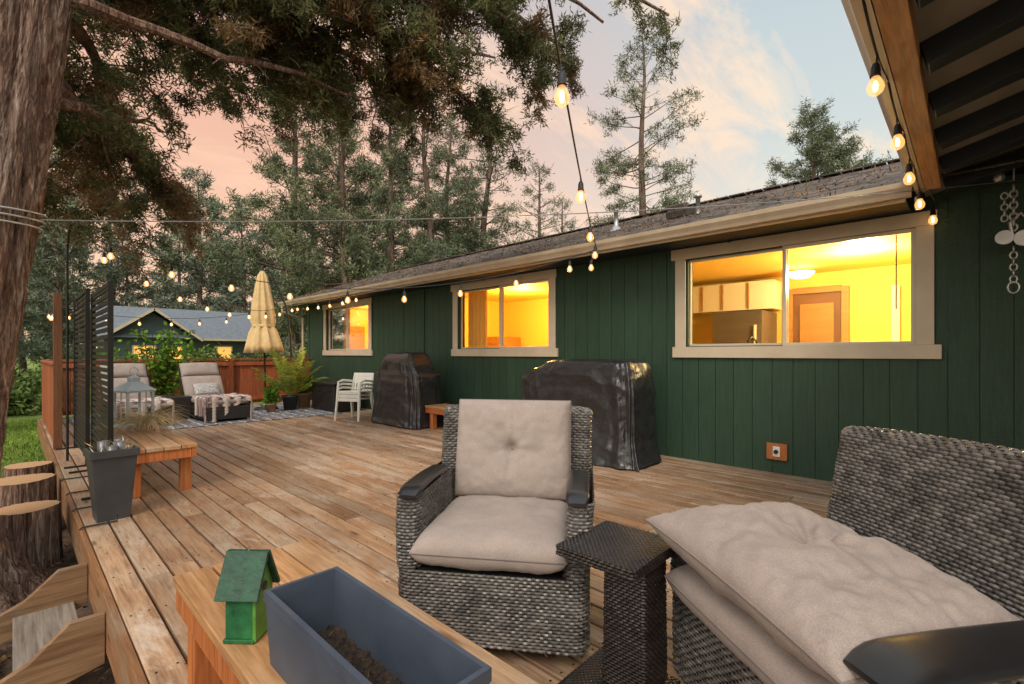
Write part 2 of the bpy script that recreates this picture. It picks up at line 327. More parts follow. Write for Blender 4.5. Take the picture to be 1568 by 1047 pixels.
g.bb(8.1,8.9,2.36,3.12,.15,1.22,4); g.bb(8.1,8.9,2.36,3.12,1.235,1.98,4); g.bb(8.06,8.095,2.44,2.47,1.3,1.75,1); g.bb(8.06,8.095,2.44,2.47,.7,1.15,1)
g.bb(8.5,8.95,2.3,3.75,2.03,2.5,1); g.bb(7.2,8.45,3.75,4.08,1.75,2.45,0); g.bb(6.2,8.0,3.5,4.08,.15,1.10,0); g.bb(6.18,8.02,3.46,4.08,1.101,1.14,3)
for yy in (2.68,3.1,3.45): g.bb(8.47,8.5,yy-.01,yy+.01,2.05,2.48,0)
for xx in (7.5,7.8,8.1): g.bb(xx-.008,xx+.008,3.735,3.749,1.78,2.42,3)
g.bb(8.9,8.99,1.36,1.46,.15,2.35,0); g.bb(8.9,8.99,2.13,2.23,.15,2.35,0); g.bb(8.9,8.99,1.46,2.13,2.27,2.37,0); g.bb(8.95,8.99,1.46,2.13,.15,2.27,2); g.bb(8.92,8.95,1.56,2.03,1.2,2.1,0)
g.bb(8.93,8.99,.75,.85,.15,2.3,3);g.bb(8.93,8.99,.0,.1,.15,2.3,3)
g.bb(6.0,6.5,-.4,3.0,1.02,1.07,3); g.bb(8.95,9.0,.35,.45,1.35,1.45,3)
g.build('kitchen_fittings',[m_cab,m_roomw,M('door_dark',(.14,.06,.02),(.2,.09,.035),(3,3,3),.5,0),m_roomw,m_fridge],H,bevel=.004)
g=MB(); g.lathe([(.001,.0),(.12,.02),(.17,.07),(.18,.1)],(8.2,1.85,2.42),18); g.build('ceiling_lamp',emis('lamp_glass',(1,.85,.55),5),H,smooth=True)
g=MB(); g.tube([(6.2,.55,2.5),(6.2,.55,1.75)],.006,6); g.tube([(6.15,1.95,1.07),(6.15,1.95,1.45),(6.2,1.92,1.5),(6.3,1.9,1.45),(6.3,1.9,1.38)],.012,8); g.build('faucet',m_black,H,smooth=True)
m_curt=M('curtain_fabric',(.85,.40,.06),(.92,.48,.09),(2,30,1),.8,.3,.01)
def curtain(y0,y1,x=WX+.3,z0=1.2,z1=2.5):
    g=MB(); ys=np.linspace(y0,y1,60); g.grid(np.array([[(x+.025*math.sin(v*55),v,z) for z in (z0,z1)] for v in ys])); g.build('curtain',m_curt,H,smooth=True)
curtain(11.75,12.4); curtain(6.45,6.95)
g=MB(); g.bb(7.2,7.28,8.5,8.58,.15,2.3,1);g.bb(6.4,6.48,8.5,8.58,.15,2.3,1); g.bb(6.48,7.2,8.5,8.58,2.22,2.3,1); g.bb(7.9,8.65,8.0,8.55,.15,1.7,0); g.bb(8.0,8.6,9.9,10.8,.15,1.9,0); g.bb(6.7,7.3,13.1,13.18,1.3,2.1,0); g.build('bedroom_fittings',[m_cab,m_roomw],H,bevel=.004)
EX,EZ,RX,RZ=5.2,2.72,9.0,4.07; sl=math.atan2(RZ-EZ,RX-EX)
g=MB(); nC=26; Ls=math.hypot(RX-EX,RZ-EZ)
for c in range(nC):
    s=(c+.5)*Ls/nC; y=-3.3-U(0,.25)
    while y<13.88:
        w=U(.12,.34); y1=min(y+w,13.9)
        g.box((EX+s*math.cos(sl),(y+y1)/2,EZ+s*math.sin(sl)+.018+U(0,.012)),(Ls/nC+.03+U(-.01,.02),y1-y-.006,.016),0,(0,-sl-.06+U(-.02,.02),U(-.03,.03))); y=y1
yy=-3.3
while yy<13.88: g.box((RX,yy+.14,RZ+.035+U(0,.01)),(.3,.26,.02)); yy+=.28
g.add([(RX,-3.3,RZ),(RX,13.9,RZ),(12.8,13.9,EZ),(12.8,-3.3,EZ)],[(0,1,2,3)])
g.add([(EX,-3.3,EZ),(EX,13.9,EZ),(RX,13.9,RZ),(RX,-3.3,RZ)],[(0,1,2,3)])
g.build('roof_shingles',m_shingle,H)
g=MB(); C=[]
for _ in range(2600):
    s=Ls*U(0,1)**1.6; C.append((EX+s*math.cos(sl),U(.6,13.8),EZ+s*math.sin(sl)+.045))
blades(g,C,2,.06,.012,(0,0,.2),.03); g.build('roof_needle_litter',m_litter,H)
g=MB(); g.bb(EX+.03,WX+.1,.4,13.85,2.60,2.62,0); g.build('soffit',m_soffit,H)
g=MB(); g.bb(EX+.0,EX+.025,.4,13.88,2.58,EZ-.005,0)
g.box((7.1,13.9,(EZ+RZ)/2-.07),(4.05,.03,.15),0,(0,-sl,0))
g.add([(WX,13.44,2.6),(12,13.44,2.6),(RX,13.44,RZ-.03)],[(0,1,2)])
g.build('fascia',m_cream,H)
pr=[(0,.11),(0,0),(-.06,0),(-.075,.03),(-.105,.07),(-.115,.11),(-.105,.112),(-.095,.07),(-.068,.034),(-.055,.008),(-.006,.008)]
g=MB()
g.grid(np.array([[(EX-.002+a,y,2.605+z) for a,z in pr] for y in (.36,4.9,4.9,9.6,9.6,13.9)]))
for y in np.arange(1,13.8,.9): g.box((EX-.06,y,2.712),(.11,.02,.004))
g.tube([(EX-.06,13.7,2.6),(EX-.06,13.7,2.45),(WX-.05,13.7,2.3),(WX-.05,13.7,.1)],.035,8)
g.build('gutter',m_gutter,H)
g=MB(); g.lathe([(.14,0),(.05,.1),(.035,.12),(.035,.34),(.04,.34),(.001,.35)],(6.6,4.05,3.2),16); g.build('vent_pipe',m_metal,H,smooth=True)
g=MB(); g.box((6.5,2.95,3.28),(.32,.3,.1),0,(0,-sl,0)); g.box((6.42,2.95,3.3),(.12,.24,.16),0,(0,-sl,0)); g.build('roof_vent',m_shingle,H,bevel=.01)
g=MB(); g.lathe([(.001,.16),(.05,.15),(.05,.12),(.03,.12),(.03,-.1)],(6.3,2.62,3.25),12); g.build('flue_cap',m_metal,H,smooth=True)
pt=.27
g=MB(); pa=math.atan(pt)
for xx in np.arange(1.2,9.0,.6):
    g.box((xx,(.16-3.4)/2,2.70+pt*(.16+3.4)/2+.02),(.12,3.7,.15),0,(-pa,0,0))
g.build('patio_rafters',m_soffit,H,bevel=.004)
g=MB(); g.add([(1.0,.3,2.76-.0378),(9,.3,2.76-.0378),(9,-3.4,2.76+pt*3.4),(1.0,-3.4,2.76+pt*3.4)],[(0,1,2,3)]); g.build('patio_roof_deck',m_soffit2,H)
g=MB(); g.add([(.95,.33,2.80),(9,.33,2.80),(9,-3.5,2.84+pt*3.4),(.95,-3.5,2.84+pt*3.4)],[(0,1,2,3)]); g.build('patio_roofing',m_shingle,H)
g=MB(); g.bb(.98,5.22,.175,.275,2.65,2.79); g.build('patio_beam',m_amber,H,bevel=.003)
g=MB(); g.grid(np.array([[(x,.28-a*.95,2.655+z) for a,z in pr] for x in (.95,3.0,5.3)])); g.build('patio_gutter',m_gutter,H)
g=MB(); g.bb(EX-.01,EX+.05,.3,.34,2.5,2.6); g.build('gutter_strap',m_cream,H)
g=MB()
for k in range(24): g.bb(.98+k*.2,1.175+k*.2,-3.5,-3.45,-.45,2.8)
g.bb(.98,WX,-3.55,-3.501,-.45,3.7); g.build('wing_wall',m_green,H)
o=root('exterior_outlet'); g=MB(); g.bb(WX-.045,WX-.013,1.42,1.62,.15,.325); g.build('wood_block',m_benchx,o,bevel=.003)
g=MB(); g.bb(WX-.058,WX-.046,1.485,1.555,.185,.295); g.build('cover_plate',m_white,o,bevel=.004)
g=MB(); g.lathe([(.022,0),(.022,.02),(.001,.021)],(0,0,0),12); q=g.build('socket',m_black,o); q.location=(WX-.058,1.52,.24); q.rotation_euler=(0,-math.pi/2,0)

# ------------------------------------------------------------------ wicker weave
def weave(mb,S,LU,LV,cell=.034,row=.0135,amp=.005,m=0,mb_=1):
    nu=max(1,int(round(LU/cell))); nv=max(1,int(round(LV/row))); cu=LU/nu; rv=LV/nv
    i=np.arange(nu+1)[None,:,None,None]; j=np.arange(nv)[:,None,None,None]
    t=np.array([0,.33,.67,1])[None,None,:,None]; q=np.array([-.5,0,.5])[None,None,None,:]
    jit=RNG.uniform(-.08,.08,(nv,1,1,1))
    u=(i-.5*(j%2)+t+jit)*cu; u=np.clip(u,0,LU); v=(j+.5+q*.92)*rv; v=np.clip(v,0,LV)
    u,v=np.broadcast_arrays(u,v)
    e=1e-3; P=S(u,v); Pu=S(np.clip(u+e,0,LU),v)-S(np.clip(u-e,0,LU),v); Pv=S(u,np.clip(v+e,0,LV))-S(u,np.clip(v-e,0,LV))
    N=np.cross(Pu,Pv); N/=np.linalg.norm(N,axis=-1)[...,None]+1e-12
    ar=amp*RNG.uniform(.75,1.25,(u.shape[0],u.shape[1],1,1))
    h=ar*1.3*np.sin(np.pi*np.broadcast_to(t,u.shape))+ar*.7*(1-(2*np.broadcast_to(q,u.shape))**2)-ar*.5
    P=P+N*h[...,None]
    ok=(u[:,:,3,0]-u[:,:,0,0])>cu*.2
    P=P[ok]; K=len(P)
    idx=(np.arange(K)[:,None,None]*12+np.arange(12).reshape(4,3)[None])
    F=np.stack([idx[:,:-1,:-1],idx[:,1:,:-1],idx[:,1:,1:],idx[:,:-1,1:]],-1).reshape(-1,4)
    mb.add(P.reshape(-1,3),F,m)
    uu,vv=np.meshgrid(np.linspace(0,LU,max(2,int(LU/.03))),np.linspace(0,LV,max(2,int(LV/.05))),indexing='ij')
    P=S(uu,vv); e=1e-3
    Pu=S(np.clip(uu+e,0,LU),vv)-S(np.clip(uu-e,0,LU),vv); Pv=S(uu,np.clip(vv+e,0,LV))-S(uu,np.clip(vv-e,0,LV)); N=np.cross(Pu,Pv); N/=np.linalg.norm(N,axis=-1)[...,None]+1e-12
    mb.grid(P-N*.004,mb_)
def path_surf(path,z0,warp=None):
    p=np.array(path,float); d=np.r_[0,np.cumsum(np.linalg.norm(np.diff(p,axis=0),axis=1))]
    def S(u,v):
        x=np.interp(u,d,p[:,0]); y=np.interp(u,d,p[:,1]); z=z0+v
        if warp: x,y,z=warp(x,y,z)
        return np.stack([x,y,z+0*x],-1)
    return S,d[-1]
def rpath(pts,r,closed=False,n=7):
    out=[]; P=[np.array(p,float) for p in pts]; k=len(P)
    for i in range(k):
        if not closed and i in (0,k-1): out.append(P[i]); continue
        a,b,c=P[i-1],P[i],P[(i+1)%k]; u=(a-b)/np.linalg.norm(a-b); w=(c-b)/np.linalg.norm(c-b)
        s,e=b+u*r,b+w*r
        for t in np.linspace(0,1,n): out.append((1-t)**2*s+2*t*(1-t)*b+t*t*e)
    if closed: out.append(out[0])
    return out
def cushion(name,w,d,h,mat,parent,loc,rot,button=False,n=56,seed=0,soft=5,wr=.004,but=((0,0),),ex=.42,pull=0.0,star=1.0,crease=0,deep=1.0):
    g=MB(); t=np.sin(np.linspace(-1,1,n)*math.pi/2)
    top=np.zeros((n,n,3)); bot=np.zeros((n,n,3))
    for i,u in enumerate(t):
        for j,v in enumerate(t):
            f=max(0,(1-abs(u)**soft))**ex*max(0,(1-abs(v)**soft))**ex
            x=w/2*u*(1-pull*(1-v*v)); y=d/2*v*(1-pull*(1-u*u))
            dome=1+.22*(1-u*u)*(1-v*v)
            wv=wr*2.2*mnoise.noise(Vector((x*7+seed,y*7,seed*3.1)))+wr*mnoise.noise(Vector((x*22,y*22+seed,2)))
            ed=math.exp(-((1-abs(u))/.22))+math.exp(-((1-abs(v))/.22)); wv+=wr*.9*ed*mnoise.noise(Vector((x*38+seed,y*38,7)))
            b=0
            if button:
                for (bx,by) in but:
                    r=math.hypot(x-bx,y-by); a=math.atan2(y-by,x-bx)
                    b+=deep*(-h*.34*math.exp(-(r/.03)**2)-h*.15*math.exp(-(r/.11)**2))+star*(.006*math.cos(a*5+seed)+.004*math.cos(a*9+seed*2))*math.exp(-((r-.08)/.06)**2)
            if crease: b-=crease*math.exp(-((x-.012*math.sin(y*9))/.008)**2)*(.6+.4*math.cos(y*8))
            top[i,j]=(x,y,h/2*f*dome+(wv+b)*f); bot[i,j]=(x,y,-h/2*f*dome+wv*f)
    g.grid(top,0); g.grid(bot[:,::-1],0)
    ringp=[tuple(top[i,0]) for i in range(n)]+[tuple(top[n-1,j]) for j in range(1,n)]+[tuple(top[i,n-1]) for i in range(n-2,-1,-1)]+[tuple(top[0,j]) for j in range(n-2,-1,-1)]
    g.tube(ringp,.0045,6,1,cap=False)
    if button:
        for bx,by in but: g.lathe([(.001,.008),(.012,.006),(.016,0),(.013,-.005)],(bx,by,h/2*1.22-h*.48*deep),14,1)
    o=g.build(name,[mat,m_piping],parent,smooth=True); o.location=loc; o.rotation_euler=rot; return o

def wicker_chair(name,loc,rz,laid=False,a=.405):
    E=root(name,loc,rz); F=-.41; B=.33
    g=MB()
    pth=rpath([(-a,B),(-a,F),(a,F),(a,B)],.07)+[(a,B),(-a,B)]
    S,L=path_surf(pth,.09); weave(g,S,L,.30)
    for sgn in (-1,1):
        pp=[(-a,B),(-a,F),(-a+.10,F),(-a+.10,.22)]
        pp=rpath(pp,.045)
        if sgn>0: pp=[(-p[0],p[1]) for p in pp][::-1]
        top=.685 if not laid else .645
        if laid and sgn<0: top=.58
        def wa(x,y,z):
            t=np.clip((z-.39)/.30,0,1); return x+ sgn*.02*t, np.where(y<-.2,y+.05*t*t,y), z
        S,L=path_surf(pp,.39,wa); weave(g,S,L,top-.39)
    wy=.4 if not laid else .8
    def wb(x,y,z): t=(z-.38); return x*(1+.02*t), y+t*.22-.06*(x/wy)**2, z
    b0=.26; b1=.335; w=a-.02
    xs=np.linspace(-w,w,14); fr_=[(x,b0) for x in xs]; rr_=[(x,b1) for x in xs[::-1]]
    th=[(w+.03*math.sin(q),(b0+b1)/2-.0375*math.cos(q)) for q in np.linspace(0,math.pi,6)][1:-1]
    th2=[(-x,y) for x,y in th[::-1]]
    S,L=path_surf(fr_+th+rr_+th2+[fr_[0]],.38,wb); weave(g,S,L,.59)
    def St(u,v):
        q=np.clip(v/.118*math.pi,0,math.pi); x=-w-.02+u; yy=(b0+b1)/2-.0385*np.cos(q); z=.97+.034*np.sin(q)
        x2,y2,z2=wb(x,yy,z); return np.stack([x2,y2,z2-.012*(x/w)**4],-1)
    weave(g,St,2*w+.04,.118)
    for s in (-1,1):
        g.lathe([(.037,-.03),(.037,.0),(.028,.02),(.001,.034)],(s*(w+.005)*1.012,(b0+b1)/2+.59*.22-.06*(w/wy)**2,.965),12,0)
    g.build('wicker_body',[m_wick,m_back],E)
    g=MB(); g.bb(-a+.09,a-.09,F+.03,B-.05,.36,.385); g.lathe([(.26,0),(.28,.01),(.28,.035),(.24,.05),(.1,.05),(.1,.1)],(0,-.02,0),28); g.build('swivel_base',m_back,E)
    for sgn in (-1,1):
        if laid and sgn<0: continue
        g=MB(); y0c,y1c,zc,hwc,cc=(-.385,.08,.704,.050,a-.045) if not laid else (-.455,.34,.662,.078,a-.028)
        ys=np.linspace(y0c,y1c,24); rows=[]
        for k,y in enumerate(ys):
            t=k/23; zz=zc-.018*max(0,1-t*6)**2+.010*math.sin(t*3.1); hw=hwc*(1-.26*max(0,1-t*9)**2)*(1-.10*t); c=sgn*cc
            ring=[]
            for q in np.linspace(0,2*math.pi,24,endpoint=False):
                cx=math.copysign(abs(math.cos(q))**.55,math.cos(q)); cz=math.copysign(abs(math.sin(q))**.55,math.sin(q)); ring.append((c+hw*cx,y,zz+(.015 if cz>0 else .013)*cz*(1-.5*max(0,1-t*12))))
            rows.append(ring)
        g.grid(np.array(rows),0,cv=True); g.add(rows[0],[tuple(range(24))]); g.add(rows[-1],[tuple(range(23,-1,-1))])
        g.build('arm_cap',m_cap,E,smooth=True)
    cushion('seat_cushion',2*a-.17,.70,.15,m_cush,E,(0,-.115,.475 if not laid else .462),(math.radians(-1),0,0),seed=2,n=60,soft=8)
    return E
ch=wicker_chair('wicker_armchair',(1.69,1.665,0),math.radians(-55.2))
cushion('back_cushion',.62,.52,.14,m_cush,ch,(0,.235,.785),(math.radians(78),0,0),button=True,seed=5,soft=8,n=90,star=.45,crease=.006)
ch2=wicker_chair('wicker_armchair',(1.825,.235,0),math.radians(-127),laid=True,a=.475)
cushion('loose_cushion',.84,.64,.21,m_cush,ch2,(-.02,-.185,.632),(math.radians(-2),math.radians(4),math.radians(3)),button=True,seed=9,soft=3.6,wr=.012,ex=.46,pull=.05,n=120,star=2.0,deep=1.25,crease=.006,but=((-.02,.03),))

T=root('wicker_side_table',(1.595,.968,0),math.radians(1)); g=MB()
def flat(x0,y0,w,d,z): return lambda u,v: np.stack([x0+u,y0+v,z+0*u],-1)
def boxweave(g,x0,x1,y0,y1,z0,z1,cell=.028,row=.013,top=True,tap=1.0,amp=.004):
    cx,cy=(x0+x1)/2,(y0+y1)/2
    def w(x,y,z):
        k=1+(tap-1)*(z-z0)/(z1-z0); return cx+(x-cx)*k,cy+(y-cy)*k,z
    pp=rpath([(x0,y1),(x0,y0),(x1,y0),(x1,y1)],.015,True,4); S,L=path_surf(pp,z0,w); weave(g,S,L,z1-z0,cell,row,amp)
    if top: weave(g,flat(x0,y0,0,0,z1),x1-x0,y1-y0,cell,row,amp)
boxweave(g,-.18,.18,-.165,.165,.545,.58,cell=.022,row=.010,amp=.0025); boxweave(g,-.045,.135,-.135,.045,.06,.545,cell=.024,row=.011,top=False,tap=.95,amp=.003); boxweave(g,-.18,.17,-.17,.165,.01,.05,cell=.022,row=.010,amp=.0025)
g.build('table_weave',[m_wickd,m_back],T)

# ------------------------------------------------------------------ benches
def bench(name,x0,x1,y0,y1,h):
    E=root(name,((x0+x1)/2,(y0+y1)/2,0),0)
    w=(x1-x0); L=(y1-y0)
    g=MB(); n=max(3,int(round(w/.135))); bw=w/n
    for i in range(n): g.box((-w/2+bw*(i+.5),U(-.003,.003),h-.019),(bw-.008,L,.038))
    g.build('seat_boards',m_bench,E,bevel=.004)
    g=MB()
    for s in (-1,1):
        g.box((s*(w/2-.03),0,h-.039-.045),(.038,L-.02,.088))
        g.box((0,s*(L/2-.035),h-.039-.045),(w-.1,.038,.088))
        for t in (-1,1): g.box((s*(w/2-.07),t*(L/2-.16),(h-.04)/2),(.088,.088,h-.042))
    g.build('frame_and_legs',m_benchx,E,bevel=.004); return E
bench('wooden_bench',.42,.945,.15,2.2,.45); bench('wooden_bench',.69,1.22,5.3,7.7,.45); bench('wooden_bench',4.95,5.4,5.05,6.85,.40)

P=root('planter_trough',(.58,1.055,.452)); g=MB(); hx,hy,hh=.105,.34,.20
def frus(g,ax,ay,bx,by,z0,z1,m=0,flip=False):
    v=[(-ax,-ay,z0),(ax,-ay,z0),(ax,ay,z0),(-ax,ay,z0),(-bx,-by,z1),(bx,-by,z1),(bx,by,z1),(-bx,by,z1)]
    f=[(0,1,5,4),(1,2,6,5),(2,3,7,6),(3,0,4,7)]
    if flip: f=[q[::-1] for q in f]
    g.add(v,f,m)
frus(g,hx-.012,hy-.014,hx-.003,hy-.003,0,hh-.03); frus(g,hx-.003,hy-.003,hx,hy,hh-.03,hh-.029); frus(g,hx,hy,hx,hy,hh-.029,hh); frus(g,hx,hy,hx-.013,hy-.013,hh,hh+.0005); frus(g,hx-.013,hy-.013,hx-.026,hy-.03,hh+.0005,.03); g.add([(-.09,-.33,.001),(.09,-.33,.001),(.09,.33,.001),(-.09,.33,.001)],[(0,1,2,3)])
g.build('trough_shell',m_plast,P)
g=MB(); xs=np.linspace(-.086,.086,40); ys=np.linspace(-.318,.318,130); g.grid(np.array([[(x,y,.045+.016*mnoise.noise(Vector((x*22,y*22,0)))+.014*mnoise.noise(Vector((x*70,y*70,3)))) for y in ys] for x in xs])); g.build('soil',m_soil,P,smooth=False)
g=MB(); C=np.stack([RNG.uniform(-.075,.075,60),RNG.uniform(-.3,.3,60),np.full(60,.056)],1); blades(g,C,2,.028,.003,(0,0,.1),.006); g.build('bark_bits',m_litter,P)
Bh=root('birdhouse',(.495,1.575,.451),math.radians(-48)); g=MB()
g.bb(-.05,.042,-.05,.05,.0,.012,0); g.bb(-.045,.036,-.045,.045,.012,.14,0)
g.build('body',m_bgreen,Bh,bevel=.002)
g=MB(); g.add([(.037,-.047,.005),(.037,.047,.005),(.037,.047,.14),(.037,0,.24),(.037,-.047,.14),(.047,-.047,.005),(.047,.047,.005),(.047,.047,.14),(.047,0,.24),(.047,-.047,.14)],[(4,3,2,1,0),(5,6,7,8,9),(0,5,9,4),(4,9,8,3),(3,8,7,2),(2,7,6,1),(1,6,5,0)])
g.build('gable_side',m_blime,Bh,bevel=.001)
g=MB(); g.add([(-.047,-.045,.14),(-.047,.045,.14),(-.047,0,.235)],[(0,1,2)],0); g.build('gable_back',m_bgreen,Bh)
g=MB(); ra=math.atan2(.10,.052)
for s in (-1,1):
    for k in range(3):
        q=-.045+k*.045; g.box((-.002,s*(.032-q*math.cos(ra))+s*.001*k,.19+q*math.sin(ra)+.002),(.128,.010,.047),0,(s*(math.pi/2-ra-.03),0,0))
g.box((-.002,0,.249),(.13,.016,.01)); g.build('roof',m_broof,Bh,bevel=.0015)
g=MB(); g.lathe([(.001,.001),(.014,0)],(0,0,0),14); q=g.build('entrance_hole',m_black,Bh); q.location=(.0485,0,.15); q.rotation_euler=(0,math.pi/2,0)
g=MB(); g.tube([(0,0,.25),(0,0,.268)],.003,6); g.build('hook',m_metal,Bh)

P=root('tall_planter',(.545,4.93,0),math.radians(3)); g=MB(); frus(g,.10,.10,.14,.14,0,.50); frus(g,.14,.14,.153,.153,.49,.495); frus(g,.153,.153,.153,.153,.495,.55); frus(g,.153,.153,.135,.135,.55,.551); frus(g,.135,.135,.125,.125,.551,.40); g.add([(-.13,-.13,.43),(.13,-.13,.43),(.13,.13,.43),(-.13,.13,.43)],[(0,1,2,3)]); g.build('pot',m_plastd,P,bevel=.004)
g=MB()
for (x,y,h) in ((-.05,.02,.17),(.05,-.03,.16),(-.01,-.08,.14),(.06,.07,.17)): g.lathe([(.001,.0),(.036,0),(.036,h),(.031,h),(.03,.01)],(x,y,.44),14)
g.build('metal_tumblers',M('tumbler_metal',(.12,.12,.13),(.2,.2,.21),(5,5,5),.4,0,metal=.5),P,smooth=True)
g=MB(); blades(g,[(U(-.1,.1),U(-.1,.1),.52) for _ in range(20)],4,.08,.008,(0,0,1),.02); g.build('sprigs',m_dry,P)

for i,y in enumerate((4.75,5.35,6.0,6.7)):
    g=MB(); g.tube([(.34,y,.0),(.36,y,.012),(.56,y,.012),(.56,y,.06)],.007,6); g.tube([(.345,y,.0),(.345,y,-.16)],.007,6); g.build('planter_bracket',m_black,smooth=True)

def screen(y0,y1,x,h):
    g=MB(); g.bb(x-.02,x+.02,y0,y0+.04,0,h); g.bb(x-.02,x+.02,y1-.04,y1,0,h); g.bb(x-.015,x+.015,y0+.04,y1-.04,h-.04,h); g.bb(x-.015,x+.015,y0+.04,y1-.04,.1,.14)
    z=.16
    while z<h-.07: g.bb(x-.009,x+.009,y0+.04,y1-.04,z,z+.040); z+=.064
    g.bb(x-.2,x+.2,y0,y0+.03,.001,.02); g.bb(x-.2,x+.2,y1-.03,y1,.001,.02)
    g.build('privacy_screen',m_black,bevel=.002)
screen(5.66,7.05,.62,1.96); screen(7.35,8.9,.60,2.05)
g=MB(); pts=[(.46,7.9,-.4),(.46,7.9,2.55),(.47,7.86,2.75),(.49,7.78,2.85),(.53,7.66,2.86),(.55,7.6,2.78),(.54,7.6,2.7)]; g.tube(pts,.014,8); g.tube([(.46,7.9,1.9),(.52,7.75,1.95),(.54,7.7,1.85)],.008,6); g.build('shepherd_hook_pole',m_black,smooth=True)
Fn=root('deck_fence'); g=MB(); x=.42
while x<5.7: g.bb(x,x+.135,13.30,13.32,.04,1.12); x+=.142
g.build('pickets',m_fence,Fn,bevel=.003)
g=MB(); g.bb(.40,5.72,13.26,13.36,1.135,1.175); g.bb(.42,5.7,13.245,13.298,1.0,1.09); g.bb(.42,5.7,13.245,13.298,.12,.21)
for xx in (.42,2.0,3.7,5.4): g.bb(xx,xx+.09,13.20,13.244,0,1.134)
g.build('rails',m_fence,Fn,bevel=.003)
Fn2=root('deck_fence'); g=MB(); y=9.1
while y<13.15: g.bb(.40,.42,y,y+.135,.04,1.12); y+=.142
g.build('pickets',m_fence,Fn2,bevel=.003)
g=MB(); g.bb(.37,.46,9.05,13.2,1.135,1.17); g.build('top_rail',m_fence,Fn2,bevel=.003)
g=MB(); g.bb(.38,.47,8.93,9.02,-.4,2.12); g.build('wooden_post',m_post,bevel=.004)

# ------------------------------------------------------------------ covered grills (soft fabric covers)
def cover(name,loc,rings,seed):
    g=MB(); rings=np.array(rings,float); nzv=110; nt_=280; rows=[]
    tz=np.linspace(0,1,nzv); k=np.linspace(0,1,len(rings))
    R=np.stack([np.interp(tz,k,rings[:,c]) for c in range(5)],1)
    for c in range(5):
        a=R[:,c].copy()
        for _ in range(4): a[1:-1]=(a[:-2]+2*a[1:-1]+a[2:])/4
        R[:,c]=a
    for ii,(z,x0,x1,y0,y1) in enumerate(R):
        row=[]
        for j in range(nt_):
            q=2*math.pi*j/nt_; c=math.copysign(abs(math.cos(q))**.30,math.cos(q)); s=math.copysign(abs(math.sin(q))**.30,math.sin(q))
            x=(x0+x1)/2+(x1-x0)/2*c; y=(y0+y1)/2+(y1-y0)/2*s; top=tz[ii]
            wx=mnoise.noise(Vector((x*1.5+seed,y*1.5,z*1.5)))
            a=q*2.2+wx*.8
            f=.040*mnoise.noise(Vector((math.cos(a)*2.2+seed,math.sin(a)*2.2,z*.8)))*(1.15-top)
            f+=.028*(.5-abs(mnoise.noise(Vector((x*2.6+z*1.6+seed,y*2.6-z*1.1,z*.8)))))*(1.2-top*.6)
            f+=.024*(.4-abs(mnoise.noise(Vector((x*4+z*3.5,y*4-z*2.6+seed,z*1.8)))))
            f+=.012*(.4-abs(mnoise.noise(Vector((x*10-z*5,y*10+z*6+seed,z*5)))))
            if ii==nzv-1: f=0
            zz=z+.016*mnoise.noise(Vector((x*5,y*5,seed)))*min(1,top*2)+.008*(mnoise.noise(Vector((x*14,y*14,seed))) if top>.6 else 0)
            row.append((x+f*c,y+f*s,zz if z>.04 else max(.004,z+.015*mnoise.noise(Vector((q*2,seed,0))))))
        rows.append(row)
    g.grid(np.array(rows),0,cv=True); return g.build(name,m_cover,loc=loc,smooth=True)
cover('covered_grill',(5.06,7.55,0),[(.02,-.38,.36,-.76,.72),(.12,-.35,.34,-.72,.69),(.4,-.32,.31,-.68,.66),(.78,-.31,.31,-.68,.68),(.92,-.3,.3,-.66,.66),(1.0,-.28,.29,-.54,.57),(1.10,-.28,.28,-.44,.47),(1.22,-.26,.27,-.40,.43),(1.30,-.20,.22,-.35,.37),(1.315,-.10,.12,-.24,.26),(1.32,-.01,.01,-.02,.02)],3)
cover('covered_grill',(5.1,3.60,0),[(.02,-.42,.36,-.94,.88),(.06,-.39,.35,-.92,.86),(.3,-.34,.33,-.86,.84),(.6,-.32,.32,-.84,.84),(.86,-.32,.32,-.84,.86),(.99,-.31,.31,-.83,.86),(1.06,-.31,.31,-.82,.74),(1.13,-.30,.31,-.80,.52),(1.20,-.27,.28,-.77,.42),(1.225,-.15,.18,-.62,.25),(1.23,-.01,.01,-.12,-.08)],11)

# ------------------------------------------------------------------ far seating area
m_rug,n,l,b=nm('rug_pattern'); v=coords(n,l,(1,1,1)); vo=n.new('ShaderNodeTexVoronoi'); vo.feature='DISTANCE_TO_EDGE'; vo.inputs['Scale'].default_value=4.5; vo.inputs['Randomness'].default_value=.35; l.new(v,vo.inputs['Vector'])
wv=noi(n,l,v,14,3,.5,1.5); c=ramp(n,l,vo.outputs['Distance'],[(.06,(.55,.54,.55)),(.10,(.03,.035,.055))]); c2=ramp(n,l,wv,[(.50,(.03,.035,.055)),(.54,(.5,.5,.52))]); c=mul(n,l,c,c2,.5,'LIGHTEN'); l.new(c,b.inputs['Base Color']); b.inputs['Roughness'].default_value=.95
g=MB(); g.bb(.75,4.95,9.85,12.95,.004,.012); g.build('outdoor_rug',m_rug)
m_blank,n,l,b=nm('plaid_blanket'); sx_=n.new('ShaderNodeSeparateXYZ'); tc=n.new('ShaderNodeTexCoord'); l.new(tc.outputs['Object'],sx_.inputs[0]); fs=[]
for ax_,fq in ((0,34),(1,30)):
    mm=n.new('ShaderNodeMath'); mm.operation='MULTIPLY'; mm.inputs[1].default_value=fq; l.new(sx_.outputs[ax_],mm.inputs[0]); sn=n.new('ShaderNodeMath'); sn.operation='SINE'; l.new(mm.outputs[0],sn.inputs[0]); fs.append(ramp(n,l,sn.outputs[0],[(.55,(.80,.74,.70)),(.62,(.35,.26,.27))]))
c=mul(n,l,fs[0],fs[1]); l.new(c,b.inputs['Base Color']); b.inputs['Roughness'].default_value=.95
